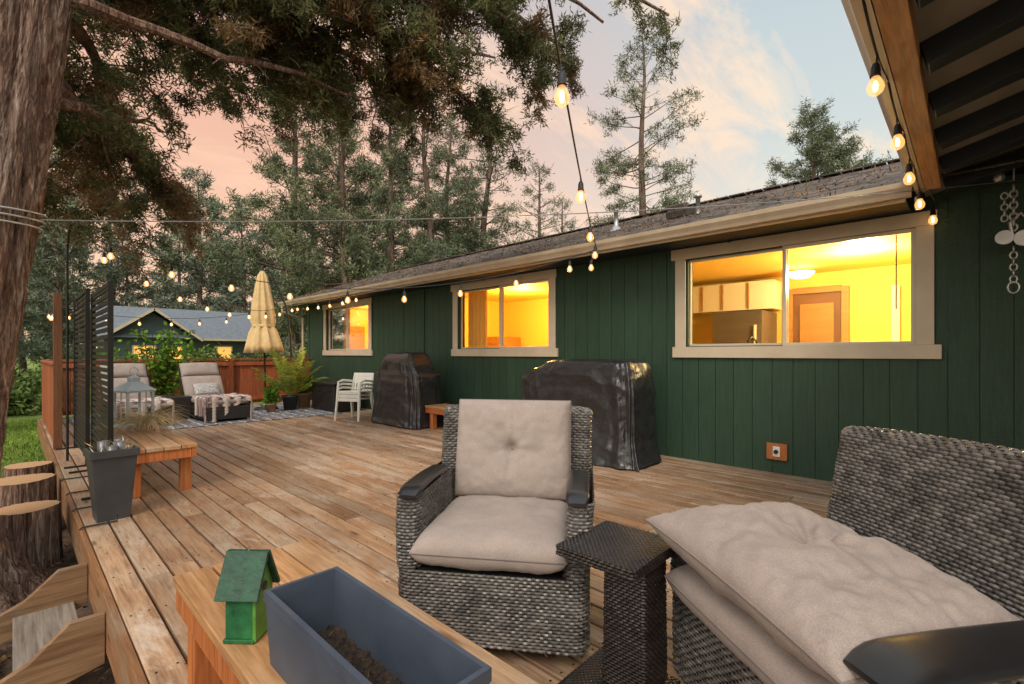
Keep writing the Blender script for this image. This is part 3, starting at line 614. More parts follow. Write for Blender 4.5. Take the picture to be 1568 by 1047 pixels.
m_pat=M('pillow_pattern',(.05,.05,.06),(.75,.73,.7),(60,60,60),.9,0)
def lounger(x,y,pil=True):
    E=root('chaise_lounge',(x,y,0),math.radians(3)); g=MB(); boxweave(g,-.38,.38,0,1.35,.06,.30,.05,.03)
    def S(u,v): return np.stack([.38-u,1.33+v*.55,.32+v*.83],-1)
    weave(g,S,.76,.86,.05,.03)
    g.build('wicker_frame',[m_wickd,m_back],E)
    g=MB()
    for sx in (-.3,.3):
        for yy in (.06,1.3,1.85): g.bb(sx-.025,sx+.025,yy-.025,yy+.025,.0,.31)
    g.bb(-.3,.3,1.3,1.88,.26,.30); g.build('feet',m_black,E)
    cushion('seat_pad',.72,1.36,.14,m_cush,E,(0,.68,.38),(0,0,0),n=26,soft=9)
    cushion('back_pad',.72,.54,.17,m_cush,E,(0,1.46,.59),(math.radians(56),0,0),n=26,soft=6)
    cushion('head_pad',.70,.32,.18,m_cush,E,(0,1.71,.95),(math.radians(56),0,0),n=26,soft=5)
    if pil: cushion('throw_pillow',.45,.28,.12,m_pat,E,(0,1.28,.56),(math.radians(50),0,0),n=22)
    g=MB(); rows=[]
    for u in np.linspace(-1,1,60):
        r=[]
        for v in np.linspace(0,1,40):
            x_=u*.60; y_=-.12+v*.85+.10*math.sin(u*3); z_=.475+.022*mnoise.noise(Vector((x_*9,y_*9,1)))
            if abs(x_)>.38: z_=.475-(abs(x_)-.38)*1.6; x_=math.copysign(.39+.03*math.sin(y_*26),x_)
            if y_<.03: z_-=(.03-y_)*1.8; y_=.01+.02*math.sin(x_*30)
            r.append((x_,y_,z_))
        rows.append(r)
    g.grid(np.array(rows)); g.build('blanket',m_blank,E,smooth=True)
lounger(2.85,10.15); lounger(1.6,10.25,False)
T=root('wicker_end_table',(2.22,11.35,0)); g=MB(); boxweave(g,-.24,.24,-.24,.24,.02,.45,.05,.03); g.build('body',[m_wickd,m_back],T)
T=root('deck_storage_box',(5.15,10.55,0)); g=MB(); boxweave(g,-.32,.32,-.55,.55,.03,.58,.06,.03); g.build('body',[m_wickd,m_back],T); g=MB(); g.bb(-.34,.34,-.57,.57,.59,.64); g.build('lid',m_cap,T,bevel=.01)
E=root('patio_umbrella',(4.05,11.75,0)); g=MB()
fold=lambda w,z: 1+.15*math.cos(8*w+z*.6)+.05*math.cos(19*w+z*3)
g.lathe([(.03,3.2),(.09,3.08),(.14,2.8),(.2,2.4),(.235,2.05),(.20,1.93),(.26,1.8),(.33,1.5),(.37,1.32),(.33,1.33),(.1,1.6)],(0,0,0),96,0,fold)
g.lathe([(.205,1.965),(.222,1.95),(.222,1.91),(.205,1.895)],(0,0,0),32,0); g.build('canopy',m_umb,E,smooth=True)
g=MB(); g.tube([(0,0,.05),(0,0,3.25)],.022,10); g.lathe([(.001,3.33),(.03,3.29),(.03,3.25),(.04,3.2)],(0,0,0),12); g.lathe([(.001,.09),(.05,.09),(.24,.06),(.26,.0)],(0,0,0),28)
g.tube([(.5,-.25,.05),(.5,-.25,1.7),(.42,-.22,2.4),(.15,-.08,3.18)],.02,8)
g.build('pole_and_base',m_black,E,smooth=True); E.rotation_euler=(0,math.radians(-1.5),0)
E=root('potted_palm',(4.42,11.3,0)); g=MB(); g.lathe([(.001,.005),(.13,.0),(.17,.3),(.185,.3),(.185,.34),(.165,.34),(.15,.28),(.001,.28)],(0,0,0),24); g.build('pot',m_plastd,E,smooth=True)
g=MB()
for k in range(26):
    a=k*2.4+U(-.3,.3); L=U(.85,1.3); el=U(.65,1.35); pts=[]
    for s in np.linspace(0,1,14):
        r=L*s*math.cos(el)*1.0; z=.3+L*s*math.sin(el)*1.0-(.42*L*s*s*math.cos(el)); pts.append((r*math.cos(a),r*math.sin(a),z))
    g.tube(pts,[.010*(1-.7*s) for s in np.linspace(0,1,14)],5,0)
    for i in range(3,14):
        p=np.array(pts[i]); d=p-np.array(pts[i-1]); d/=np.linalg.norm(d); sd=np.cross(d,(0,0,1)); sd/=np.linalg.norm(sd)+1e-6
        for s in (-1,1):
            for h in (0,.5):
                ll=U(.18,.28)*(1.15-.6*i/14); q=p-d*h*.05; tip=q+(sd*s*.8+d*.7+np.array((0,0,-.25)))*ll; w=d*.012
                g.add([q-w,q+w,(q+tip)/2+w*1.2+np.array((0,0,.01)),tip,(q+tip)/2-w*1.2+np.array((0,0,.01))],[(0,1,2,3,4)])
g.build('fronds',m_palm,E)
for (x,y,r,h) in ((4.85,11.6,.18,.36),(3.95,11.15,.11,.2)):
    E=root('potted_plant',(x,y,0)); g=MB(); g.lathe([(.001,0),(r*.7,0),(r,h*.85),(r*1.1,h*.85),(r*1.1,h),(r*.95,h),(r*.9,h*.8),(.001,h*.8)],(0,0,0),22); g.build('pot',m_terra,E,smooth=True)
    g=MB(); blades(g,[(U(-r,r)*.8,U(-r,r)*.8,h+U(0,.3)) for _ in range(60)],5,.15,.05,(0,0,.8),.04,wide=.5); g.build('leaves',m_leaf,E)
E=root('climbing_plant_pot',(2.25,12.8,0)); g=MB(); g.lathe([(.001,0),(.16,0),(.21,.35),(.23,.35),(.23,.4),(.2,.4),(.001,.36)],(0,0,0),22); g.build('pot',m_plastd,E,smooth=True)
g=MB()
for k in range(5): g.tube([((k-2)*.05,0,.3),((k-2)*.12,0,1.2),((k-2)*.16,0,1.75)],.006,5)
for z in (.8,1.1,1.4,1.65): g.tube([(-.3*z/1.6,0,z),(.3*z/1.6,0,z)],.005,5)
g.build('trellis',m_black,E)
g=MB(); C=[]
for k in range(18):
    a=U(0,6.28); x0=U(-.3,.3)
    for s in np.linspace(0,1,20):
        rr=.1+.95*s*s*abs(math.sin(k*1.7)); C.append((x0+rr*math.cos(a)+U(-.04,.04),rr*math.sin(a)*.4+U(-.04,.04),.4+1.4*s-(.35*s*s if k%3 else 0)))
blades(g,C,3,.13,.07,(0,0,.2),.05,wide=.5); g.build('leaves',m_leaf,E)
E=root('stacked_plastic_chairs',(4.68,8.8,0),math.radians(-62)); g=MB()
for st_ in range(3):
    dz=st_*.07; dy=st_*.012
    for sx in (-.24,.24):
        g.tube([(sx*1.08,-.26+dy,.0+dz),(sx,-.22+dy,.4+dz),(sx*1.02,-.2+dy,.60+dz),(sx*1.02,-.05+dy,.63+dz),(sx*.98,.24+dy,.60+dz)],[.022,.026,.022,.024,.022],8)
        g.tube([(sx*1.05,.3+dy,.0+dz),(sx*.95,.22+dy,.4+dz),(sx*.9,.3+dy,.72+dz)],[.02,.024,.018],8)
    g.box((0,0+dy,.41+dz),(.44,.44,.022),0,(math.radians(-3),0,0)); g.box((0,-.215+dy,.395+dz),(.44,.02,.05))
    for q in range(6): g.box((-.165+q*.066,.27+dy,.58+dz),(.044,.014,.32),0,(math.radians(-14),0,0))
    g.box((0,.305+dy,.73+dz),(.46,.022,.07),0,(math.radians(-14),0,0)); g.box((0,.228+dy,.45+dz),(.42,.018,.04))
g.build('chairs',m_white,E,bevel=.004)
E=root('lantern',(.98,7.05,.451),math.radians(20)); g=MB(); w=.13
g.bb(-w-.02,w+.02,-w-.02,w+.02,0,.03); g.bb(-w-.02,w+.02,-w-.02,w+.02,.40,.42)
for a in (-1,1):
    for b_ in (-1,1): g.bb(a*w-.012,a*w+.012,b_*w-.012,b_*w+.012,.03,.40)
    g.bb(a*w-.005,a*w+.005,-.005,.005,.03,.4); g.bb(-.005,.005,a*w-.005,a*w+.005,.03,.4); g.bb(a*w-.004,a*w+.004,-w,w,.26,.27); g.bb(-w,w,a*w-.004,a*w+.004,.26,.27)
frus(g,w+.03,w+.03,.045,.045,.421,.52); g.bb(-.045,.045,-.045,.045,.52,.56); frus(g,.055,.055,.005,.005,.561,.60)
g.tube([(.045*math.cos(t),0,.64+.045*math.sin(t)) for t in np.linspace(0,6.28,16)],.005,6)
g.build('frame',M('lantern_paint',(.38,.45,.5),(.5,.58,.62),(8,8,8),.5,0),E,bevel=.002); g=MB(); g.lathe([(.001,.16),(.04,.16),(.04,.03)],(0,0,0),16); g.build('candle',m_white,E)
E=root('ornamental_grass_pot',(1.03,6.55,.451)); g=MB(); g.lathe([(.001,0),(.08,0),(.1,.07),(.085,.07),(.001,.06)],(0,0,0),18); g.build('pot',m_terra,E)
g=MB()
for k in range(420):
    a=U(0,6.28); p=np.array((U(-.07,.07),U(-.07,.07),.06)); d=np.array((math.cos(a)*U(.3,1.2),math.sin(a)*U(.3,1.2),U(.5,1.1))); d/=np.linalg.norm(d); L=U(.22,.52); pts=[]
    for q in range(7): pts.append(p.copy()); p=p+d*L/6; d=d+np.array((0,0,-.34)); d/=np.linalg.norm(d)
    g.tube(pts,[.0030*(1-q/7.5) for q in range(7)],3,0,cap=False)
g.build('grass_blades',m_dry,E)

m_end,n,l,b=nm('log_end'); tc=n.new('ShaderNodeTexCoord'); w_=n.new('ShaderNodeTexWave'); w_.wave_type='RINGS'; w_.rings_direction='Z'; w_.inputs['Scale'].default_value=22; w_.inputs['Distortion'].default_value=3; l.new(tc.outputs['Object'],w_.inputs['Vector'])
l.new(ramp(n,l,w_.outputs['Fac'],[(.2,(.40,.21,.10)),(.8,(.68,.44,.25))]),b.inputs['Base Color']); b.inputs['Roughness'].default_value=.85
for (x,y,r,h) in ((.085,5.75,.20,.50),(.06,6.75,.24,.56),(.12,7.7,.2,.54),(-.35,7.4,.2,.4)):
    E=root('log_round',(x,y,-.5)); g=MB(); f=lambda w,z: 1+.05*math.sin(3*w+x*9)+.03*math.sin(17*w)+.02*math.sin(29*w)
    g.lathe([(r*1.04,0),(r,h*.5),(r*.98,h)],(0,0,0),72,0,f); g.build('bark',m_bark,E,smooth=True)
    g=MB(); g.lathe([(r*.975,h+.002),(.001,h+.004)],(0,0,0),72,0,f); g.build('cut_face',m_end,E)

# ------------------------------------------------------------------ neighbour house
E=root('neighbour_house'); m_nw=M('teal_siding',(.06,.085,.10),(.085,.115,.13),(1,1,10),.7,.2); m_nr=M('slate_shingles',(.11,.135,.165),(.19,.22,.26),(6,6,6),.8,.3)
g=MB(); g.bb(4,12,36.3,43,-.5,2.4,0); g.add([(3.9,36,2.35),(7.9,36,2.35),(5.9,36,3.8)],[(0,1,2)],0); g.bb(4.1,7.7,36.05,36.3,-.5,2.4,0); g.build('walls',m_nw,E)
g=MB(); g.add([(3.3,35.6,2.25),(12.8,35.6,2.25),(12.8,39.5,4.35),(3.3,39.5,4.35),(12.8,43.4,2.25),(3.3,43.4,2.25)],[(0,1,2,3),(3,2,4,5)]); g.add([(3.4,35.4,2.15),(5.9,35.4,4.0),(5.9,39.3,4.2),(3.4,39.3,2.15),(8.4,35.4,2.15),(8.4,39.3,2.15)],[(0,1,2,3),(1,4,5,2)]); g.build('roof',m_nr,E)
g=MB(); g.box((4.65,35.38,3.05),(3.15,.06,.14),0,(0,-math.atan2(1.85,2.5),0)); g.box((7.15,35.38,3.05),(3.15,.06,.14),0,(0,math.atan2(1.85,2.5),0)); g.bb(8.5,12.8,35.55,35.62,2.13,2.26)
WIN=((5.0,6.0),(6.6,7.4),(9.4,10.2))
for (a,b_) in WIN:
    g.bb(a-.08,b_+.08,35.98,36.04,.75,.83); g.bb(a-.08,b_+.08,35.98,36.04,1.72,1.8); g.bb(a-.08,a,35.98,36.04,.83,1.72); g.bb(b_,b_+.08,35.98,36.04,.83,1.72)
g.build('trim',m_cream,E)
g=MB()
for (a,b_) in WIN: g.bb(a,b_,35.99,36.02,.83,1.72)
g.build('lit_windows',emis('lit_window',(1,.45,.10),.9),E)

# ------------------------------------------------------------------ trees
def pine(seed,Hh,R,start,nb,dens,K=16,L=.24,W=.035,full=.85,sp=.09):
    rd=random.Random(seed); rg=np.random.default_rng(seed); g=MB(); lean=rd.uniform(-.4,.4)
    tp=lambda z:(lean*(z/Hh)**2+.10*math.sin(z*.9+seed),.10*math.cos(z*.7+seed),z)
    zs=np.linspace(0,Hh*.985,18); g.tube([tp(z) for z in zs],[.22*(Hh/14)*(1-z/Hh)**.8+.02 for z in zs],8,0)
    C=[]; sect=[rd.uniform(.6,1.25) for _ in range(7)]
    for i in range(nb):
        t1=min(.995,max(.0,((i+.5)/nb)**.95+rd.uniform(-.02,.02))); t=start+(1-start)*t1; z=Hh*t; p0=np.array(tp(z))
        a=i*2.399+rd.uniform(-.9,.9)
        Lb=R*(min(1,t1*3+.55))*((1-t1)**.75+.07)*rd.uniform(.3,1.25)*sect[int((a%6.283)/6.284*7)]; el=-.15+.75*t1+rd.uniform(-.3,.35)
        dr=np.array((math.cos(a),math.sin(a),0)); pts=[p0]; d=dr+np.array((0,0,el))
        for s in range(6):
            d=d+np.array((rd.uniform(-1,1)*.16,rd.uniform(-1,1)*.16,rd.uniform(-.10,.16))); pts.append(pts[-1]+d*Lb/6)
        g.tube(pts,[.010+.020*Lb*(1-s/6)/2.2 for s in range(7)],4,0,cap=False)
        bare=rd.random()>full
        nt=max(2,int(Lb*7*dens))
        for k in range(nt):
            s=rd.uniform(.25,1)**.8; f=s*6; i0=min(5,int(f)); pb=pts[i0]*(1-(f-i0))+pts[i0+1]*(f-i0)
            sa=a+rd.choice((-1,1))*rd.uniform(.2,1.3); tl=rd.uniform(.12,.40)*Lb*(1.15-s)+.2
            d2=np.array((math.cos(sa),math.sin(sa),rd.uniform(-.35,.6))); pe=pb+d2*tl
            g.tube([pb,pe],[.009,.004],3,0,cap=False)
            if bare: continue
            for q in np.linspace(.4,1,max(2,int(tl/.2))): C.append(pb+(pe-pb)*q+np.array((rd.uniform(-.06,.06),rd.uniform(-.06,.06),rd.uniform(-.05,.09))))
    blades(g,C,K,L,W,(0,0,.3),sp,1,rg,.45)
    return g
def place(data,name,locs,mats):
    first=None
    for (x,y,s,rz) in locs:
        if first is None:
            o=data.build(name,mats); first=o
        else:
            o=bpy.data.objects.new(name,first.data); sc.collection.objects.link(o)
        o.location=(x,y,-.5); o.rotation_euler=(0,0,rz); o.scale=(s,s,s)
v1=pine(11,18.7,4.0,.30,90,.5,15,.26,.034,.85); place(v1,'pine_tree',[(22.8,12.4,1,0)],[m_pbark,m_pine])
v2=pine(12,14,3.1,.18,105,.85,16)
place(v2,'pine_tree',[(10.9,17.4,.92,.3),(15.1,18.9,.98,2),(8.9,22.4,1.1,4),(13.4,21.5,.9,1)],[m_pbark,m_pine])
v3=pine(13,13,3.4,.10,115,.85,16)
place(v3,'pine_tree',[(9.6,18.9,1.0,.8),(11.9,24.5,1.05,3),(14.2,15.9,.72,5),(-3.5,15,.8,1),(-6,19,1,3),(17.5,24.5,.85,2)],[m_pbark,m_pine])
v4=pine(14,13.8,3.2,.28,75,.5,15,.25,.034,.7)
place(v4,'pine_tree',[(15.0,16.1,1.0,1.5),(19.1,16.2,.84,0),(22.5,17.6,.80,3),(12.6,17.0,1.0,5.5),(18.5,21,.88,5)],[m_pbark,m_pine])
v5=pine(15,14.4,4.2,.2,130,1.1,16)
place(v5,'pine_tree',[(28.7,6.0,1.0,0),(30.2,5.0,.93,2)],[m_pbark,m_pine])
fl=[(2,49),(6,50),(10,48),(14,46),(18,44),(22,42),(-2,46),(-6,42),(12,55),(4,57),(20,50),(8,62),(-4,58),(16,60),(0,66),(24,56),(28,48),(14.5,31),(17,31),(-10,50),(20,33),(24,34)]
rr_=random.Random(5)
lo=[(x+rr_.uniform(-1.5,1.5),y+rr_.uniform(-1.5,1.5),rr_.uniform(.85,1.2)*(.62 if y<40 else 1),rr_.uniform(0,6)) for x,y in fl]
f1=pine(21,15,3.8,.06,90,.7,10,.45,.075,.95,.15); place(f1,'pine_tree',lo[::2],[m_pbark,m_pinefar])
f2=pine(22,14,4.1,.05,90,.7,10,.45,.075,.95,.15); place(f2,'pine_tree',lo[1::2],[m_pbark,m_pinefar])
g=MB(); C=[]
for k in range(24):
    cx=U(-5,2.0) if k%2 else U(10,19); cy,r=U(20,33),U(.6,1.1)
    d=RNG.normal(size=(110,3)); d/=np.linalg.norm(d,axis=1)[:,None]; C.append(np.array((cx,cy,-.4+r*.5))+d*r*RNG.uniform(.5,1,(110,1))*np.array((1,1,.85)))
for k in range(7):
    cx,cy,r=U(3,9),U(24,30),U(.5,.75)
    d=RNG.normal(size=(110,3)); d/=np.linalg.norm(d,axis=1)[:,None]; C.append(np.array((cx,cy,.2+r*.5))+d*r*RNG.uniform(.5,1,(110,1))*np.array((1,1,1.3)))
C=np.concatenate(C); blades(g,C,7,.22,.10,(0,0,.2),.12); g.build('shrubs',m_shrub)

# big juniper
g=MB()
axis=[(-.42,5.16,-.55),(-.42,5.16,-.25),(-.40,5.16,.2),(-.31,5.14,1.0),(-.18,5.09,1.8),(-.07,5.05,2.5),(.05,4.98,3.3),(.16,4.93,4.2),(.26,4.93,5.2),(.32,5.0,6.5),(.3,5.05,8.0)]
rad=[.56,.40,.28,.25,.24,.23,.21,.19,.17,.13,.05]
A=np.array(axis); tt=np.linspace(0,1,len(A)); TT=np.linspace(0,1,300)
ax=np.stack([np.interp(TT,tt,A[:,k]) for k in range(3)],1); rr=np.interp(TT,tt,rad); rows=[]
for i in range(300):
    row=[]
    for j in range(150):
        w=2*math.pi*j/150; z=ax[i,2]; tw=w+z*.22+.1*math.sin(z*2)
        rid=mnoise.noise(Vector((math.cos(tw)*2.2,math.sin(tw)*2.2,z*.5)))*.26+(.5-abs(mnoise.noise(Vector((math.cos(tw)*7,math.sin(tw)*7,z*.9)))))*.22+(.5-abs(mnoise.noise(Vector((math.cos(tw)*17,math.sin(tw)*17,z*2.2)))))*.09
        fl_=0
        if z<.1: fl_=.35*(.1-z)*max(0,math.sin(w*3+.5))
        r=rr[i]*(.90+rid+fl_); row.append((ax[i,0]+r*math.cos(w),ax[i,1]+r*math.sin(w),z))
    rows.append(row)
g.grid(np.array(rows),0,cv=True)
C=[];CB=[]
def limb(p0,p1,r0,nsub,sag=.3,fol=.25,dry=0.0,sl=(.5,1.2)):
    p0=np.array(p0,float); p1=np.array(p1,float); L=np.linalg.norm(p1-p0); n=14; pts=[]
    jit=np.array((0.,0,0))
    for k in range(n):
        s=k/(n-1); jit=jit+np.array((U(-1,1),U(-1,1),U(-1,1)))*.055*L/5
        pts.append(p0+(p1-p0)*s+jit*(1 if k else 0)+np.array((0,0,sag*math.sin(s*math.pi)*1.0)))
    g.tube(pts,[r0*(1-.85*k/(n-1))+.006 for k in range(n)],8,0,cap=False)
    D=(p1-p0)/L
    for q in range(nsub):
        s=U(fol,1.0); f=s*(n-1); i0=min(n-2,int(f)); pb=pts[i0]*(1-f+i0)+pts[i0+1]*(f-i0)
        d=np.array((U(-1,1),U(-1,1),U(-.75,.55)))+D*.5; d/=np.linalg.norm(d); l_=U(*sl)*(1.1-.4*s)
        sp=[pb]
        for k in range(1,7):
            sp.append(sp[-1]+(d+np.array((0,0,-.10*k))+np.array((U(-1,1),U(-1,1),U(-1,1)))*.35)*l_/6)
        g.tube(sp,[.014-.0018*k for k in range(7)],4,0,cap=False)
        isdry=U(0,1)<dry
        for k in range(2,7):
            for w in range(3):
                dd=np.array((U(-1,1),U(-1,1),U(-1.0,.4))); dd/=np.linalg.norm(dd); tl=U(.1,.24)
                e=sp[k]+dd*tl
                if w<2: g.tube([sp[k],e],[.004,.002],3,0,cap=False)
                for h in (.45,.75,1.0): (CB if isdry else C).append(sp[k]+(e-sp[k])*h+np.array((0,0,-.03*h)))
base=lambda z:(np.interp(z,A[:,2],A[:,0]),np.interp(z,A[:,2],A[:,1]),z)
T_=[((4.08,4.41,4.35),4.6,.09,30,.3),((5.1,4.08,5.4),5.3,.09,18,.2),((6.3,3.0,6.3),5.8,.08,16,.1),((3.4,5.12,4.6),4.3,.08,22,.25),((2.73,5.83,5.2),4.9,.07,16,.1),((2.34,6.95,5.2),4.6,.07,14,.1),
    ((1.6,7.0,5.0),4.4,.07,14,.1),((1.1,8.9,4.3),3.9,.07,14,.5),((.95,9.4,3.6),3.5,.08,20,.6),((1.7,9.3,3.5),3.4,.06,16,.6),((2.98,4.12,4.95),4.7,.07,16,.2),((4.8,3.7,4.75),4.8,.07,20,.25),
    ((.9,5.9,4.9),4.2,.06,12,.1),((-.9,6.6,4.2),3.8,.08,20,.2),((-1.4,5.2,3.4),3.4,.07,12,.1),((.3,7.2,3.8),3.3,.05,12,.3),((5.2,3.2,5.6),5.4,.07,14,.1),((3.9,5.3,6.0),5.6,.07,14,.1),((1.9,4.6,5.2),4.9,.06,12,.1),((4.4,4.4,6.1),5.9,.07,14,.1),((3.3,6.3,4.9),4.6,.06,14,.1),((-.5,7.6,3.2),3.0,.06,16,.2)]
for (e,z,r,ns,dry) in T_: limb(base(z),e,r,ns,.25,.30,dry)
for (e,z) in (((2.6,4.9,4.1),3.9),((1.3,6.2,3.7),3.3),((3.6,3.9,4.6),4.4)):
    p0=np.array(base(z)); p1=np.array(e); jit=np.zeros(3); pts=[]
    for k in range(12):
        jit=jit+np.array((U(-1,1),U(-1,1),U(-1,1)))*.06; pts.append(p0+(p1-p0)*k/11+jit)
    g.tube(pts,[.045*(1-k/12)+.006 for k in range(12)],7,0,cap=False)
    for k in range(3,12):
        d=np.array((U(-1,1),U(-1,1),U(-1,.6))); q=pts[k]+d*.3; g.tube([pts[k],(pts[k]+q)/2+np.array((0,0,.03)),q],[.01,.006,.003],4,0,cap=False)
blades(g,C,20,.080,.014,(0,0,-.1),.030,1); blades(g,CB,19,.080,.013,(0,0,-.3),.030,2)
g.build('juniper_tree',[m_bark,m_jun,m_junb],smooth=False)
g=MB()
for k,(z,dr) in enumerate(((2.28,.0),(2.31,.005),(2.20,.0))):
    c=base(z); g.tube([(c[0]+(.275+dr)*math.cos(t),c[1]+(.275+dr)*math.sin(t),z+.02*math.sin(t+k)) for t in np.linspace(0,2*math.pi,40)],.008,6)
g.build('cable_wrap',m_metal,smooth=True)

# ------------------------------------------------------------------ string lights
def strand(pts,name='string_lights'):
    g=MB()
    for (p0,p1,sag,n) in pts:
        p0=np.array(p0,float);p1=np.array(p1,float); f=lambda s:p0+(p1-p0)*s-np.array((0,0,4*sag*s*(1-s)))
        g.tube([f(s) for s in np.linspace(0,1,40)],.0055,5,0,cap=False)
        for k in range(n):
            s=(k+.5)/n; p=f(s); tx,ty=U(-.008,.008),U(-.008,.008)
            g.tube([p,p+np.array((tx/2,ty/2,-.04))],.004,5,0)
            c=(p[0]+tx,p[1]+ty,p[2]-.04)
            g.lathe([(.001,.004),(.012,.0),(.017,-.015),(.019,-.05),(.021,-.052),(.021,-.058),(.001,-.058)],c,12,0)
            g.lathe([(.014,-.056),(.02,-.07),(.031,-.092),(.033,-.107),(.027,-.126),(.013,-.138),(.001,-.141)],c,14,1)
            g.lathe([(.001,-.075),(.007,-.08),(.0095,-.1),(.007,-.118),(.001,-.121)],c,8,2)
    g.build(name,[m_black,m_bulb,m_fil],smooth=True)
strand([((5.12,3.42,2.62),(-1.0,-.36,2.80),.24,6)])
strand([((1.1,.32,2.72),(5.15,.32,2.66),.0,0)]+[((2.25+.77*k,.30,2.66),(3.02+.77*k,.30,2.66),.045,1) for k in range(4)]+[((5.2,.25,2.66),(5.72,.22,2.64),.02,0),((5.55,.24,2.62),(5.74,.24,2.62),.0,1)])
strand([((.55,7.6,2.72),(5.12,3.42,2.62),.58,9)])
strand([((.55,7.6,2.72),(5.12,12.6,2.62),.5,9)])
strand([((.43,9.0,2.1),(.5,13.2,2.2),.12,5),((.5,13.2,2.2),(5.15,13.5,2.55),.25,8)])
strand([((5.1,12.9,2.6),(5.1,9.2,2.6),.06,6)])
strand([((5.1,3.5,2.6),(5.06,3.44,2.45),.0,1)])
g=MB(); g.bb(-1.07,-.95,-.42,-.3,-.5,2.95); g.build('wooden_post',m_post,bevel=.004)
g=MB(); f=lambda s:np.array((.14,4.88,2.27))*(1-s)+np.array((5.72,-.3,2.72))*s-np.array((0,0,.12*4*s*(1-s))); g.tube([f(s) for s in np.linspace(0,1,30)],.004,5); g.build('guy_wire',m_metal)
E=root('hanging_rope_pulley',(5.45,-.24,0)); g=MB()
def ring(c,r,t,pl,n=14): 
    g.tube([(c[0]+(r*math.cos(a) if pl else 0),c[1]+(0 if pl else r*math.cos(a)),c[2]+r*1.4*math.sin(a)) for a in np.linspace(0,2*math.pi,n)],t,6)
g.tube([(0,0,2.95),(0,0,2.66)],.006,6); g.lathe([(.001,.03),(.03,.02),(.035,-.03),(.02,-.05)],(0,.08,2.72),12)
for k in range(8): ring((0,0,2.6-.044*k),.021,.008,k%2==0)
for k in range(5): ring((0,.05,2.55-.044*k),.019,.007,k%2)
g.tube([(0,-.05,2.2),(0,-.09,2.32),(0,-.04,2.40),(0,.02,2.33),(0,.0,2.2)],.013,8)
for a in (-.016,.016): g.tube([(a,-.06,2.20),(a+.006,-.06,2.20)],.062,18)
for a in (-.016,.016): g.tube([(a,.05,2.22),(a+.006,.05,2.22)],.055,18)
for k in range(6): ring((0,0,2.12-.047*k),.020,.007,k%2==0)
ring((0,0,1.82),.032,.008,False)
g.build('chain_and_pulley',m_metal,E,smooth=True)
g=MB()
for yy in (1.95,3.2,6.0,9.0): g.tube([(WX-.2+.02*math.cos(a),yy+.02*math.sin(a),2.56+.02*math.cos(a)) for a in np.linspace(0,5.5,12)],.004,6)
g.build('eave_hooks',m_black,smooth=True)

# ------------------------------------------------------------------ sky + sun
W=bpy.data.worlds.new('World'); sc.world=W; W.use_nodes=True; n=W.node_tree.nodes; l=W.node_tree.links; bg=n['Background']
tc=n.new('ShaderNodeTexCoord'); nv=n.new('ShaderNodeVectorMath'); nv.operation='NORMALIZE'; l.new(tc.outputs['Generated'],nv.inputs[0]); D=nv.outputs[0]
sep=n.new('ShaderNodeSeparateXYZ'); l.new(D,sep.inputs[0])
dt=n.new('ShaderNodeVectorMath'); dt.operation='DOT_PRODUCT'; l.new(D,dt.inputs[0]); dt.inputs[1].default_value=(.05,.998,0)
pink=ramp(n,l,dt.outputs['Value'],[(.28,(0,0,0)),(.88,(1,1,1))])
z=sep.outputs[2]
right=ramp(n,l,z,[(.0,(.92,.76,.54)),(.20,(.88,.82,.68)),(.38,(.64,.70,.68)),(.65,(.50,.60,.66)),(1,(.62,.68,.74))])
left=ramp(n,l,z,[(.0,(1.0,.72,.47)),(.2,(.98,.60,.40)),(.45,(.86,.48,.34)),(.75,(.56,.46,.47)),(1,(.62,.66,.72))])
base_=mul(n,l,right,left,pink,'MIX')
zz=n.new('ShaderNodeMath'); zz.operation='MAXIMUM'; l.new(z,zz.inputs[0]); zz.inputs[1].default_value=0; za=n.new('ShaderNodeMath'); za.operation='ADD'; l.new(zz.outputs[0],za.inputs[0]); za.inputs[1].default_value=.18
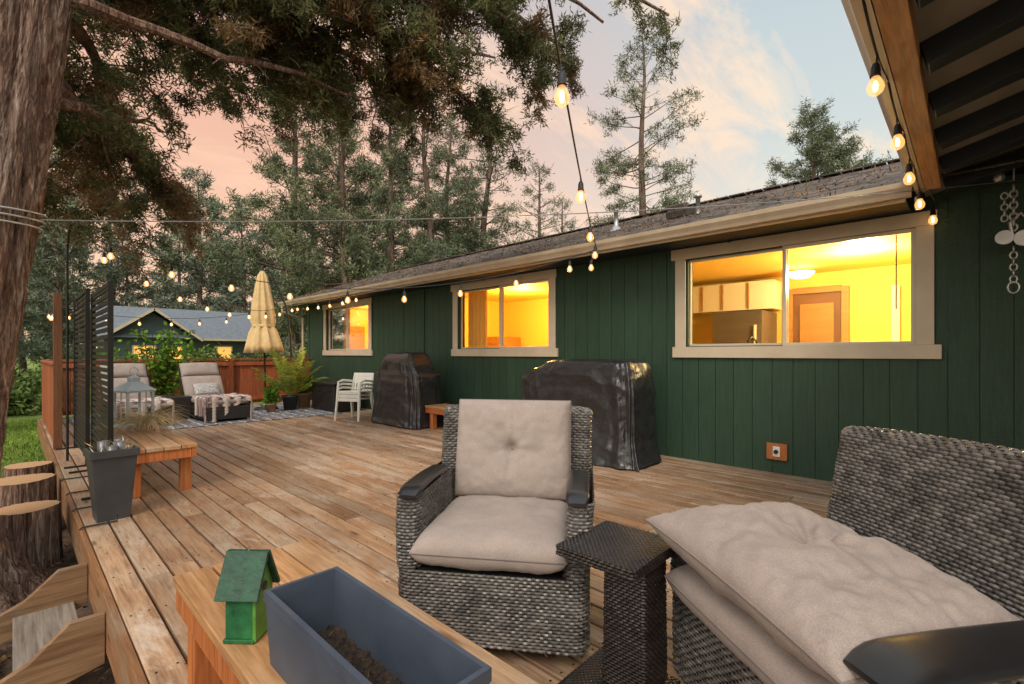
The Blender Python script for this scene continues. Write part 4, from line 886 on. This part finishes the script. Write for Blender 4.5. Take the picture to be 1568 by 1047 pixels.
dv=n.new('ShaderNodeVectorMath'); dv.operation='DIVIDE'; l.new(D,dv.inputs[0]); cb=n.new('ShaderNodeCombineXYZ'); [l.new(za.outputs[0],cb.inputs[k]) for k in range(3)]; l.new(cb.outputs[0],dv.inputs[1])
mp=n.new('ShaderNodeMapping'); mp.inputs['Scale'].default_value=(1.2,2.8,.3); mp.inputs['Rotation'].default_value=(0,0,.75); mp.inputs['Location'].default_value=(3.1,1.7,0); l.new(dv.outputs[0],mp.inputs[0])
cf=noi(n,l,mp.outputs[0],1.7,10,.66,.5)
cm=ramp(n,l,cf,[(.46,(0,0,0)),(.62,(.9,.9,.9))])
cl=mul(n,l,(1.0,.80,.60),(1.0,.62,.42),pink,'MIX')
col=mul(n,l,base_,cl,cm,'MIX')
bk=n.new('ShaderNodeVectorMath'); bk.operation='DOT_PRODUCT'; l.new(D,bk.inputs[0]); bk.inputs[1].default_value=(-.62,-.40,.68)  # brighter unseen sky added behind the camera and overhead to light the scene
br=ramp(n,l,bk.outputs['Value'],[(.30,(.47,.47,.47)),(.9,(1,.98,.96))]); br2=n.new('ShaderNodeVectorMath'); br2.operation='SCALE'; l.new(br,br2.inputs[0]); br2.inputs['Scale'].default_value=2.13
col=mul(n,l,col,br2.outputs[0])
sky=n.new('ShaderNodeTexSky'); sky.sky_type='NISHITA'; sky.sun_disc=False; sky.sun_elevation=math.radians(42); sky.sun_rotation=math.radians(238)
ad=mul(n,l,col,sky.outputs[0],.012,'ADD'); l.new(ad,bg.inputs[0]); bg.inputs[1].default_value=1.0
S=bpy.data.lights.new('fill_sun','SUN'); S.energy=2.0; S.angle=math.radians(24); S.color=(1,.85,.68); so=bpy.data.objects.new('fill_sun',S); sc.collection.objects.link(so)  # broad soft fill added from behind camera-left, away from the sunset side
so.rotation_euler=Vector((-.58,-.36,.70)).to_track_quat('Z','Y').to_euler()

cam=bpy.data.cameras.new('camera'); co=bpy.data.objects.new('camera',cam); sc.collection.objects.link(co); co.location=(0,0,1.3); co.rotation_euler=(math.radians(90),0,math.radians(-46.2))
cam.sensor_width=36; cam.lens=16.84; cam.shift_y=.0112; cam.clip_start=.05; cam.clip_end=1500; sc.camera=co
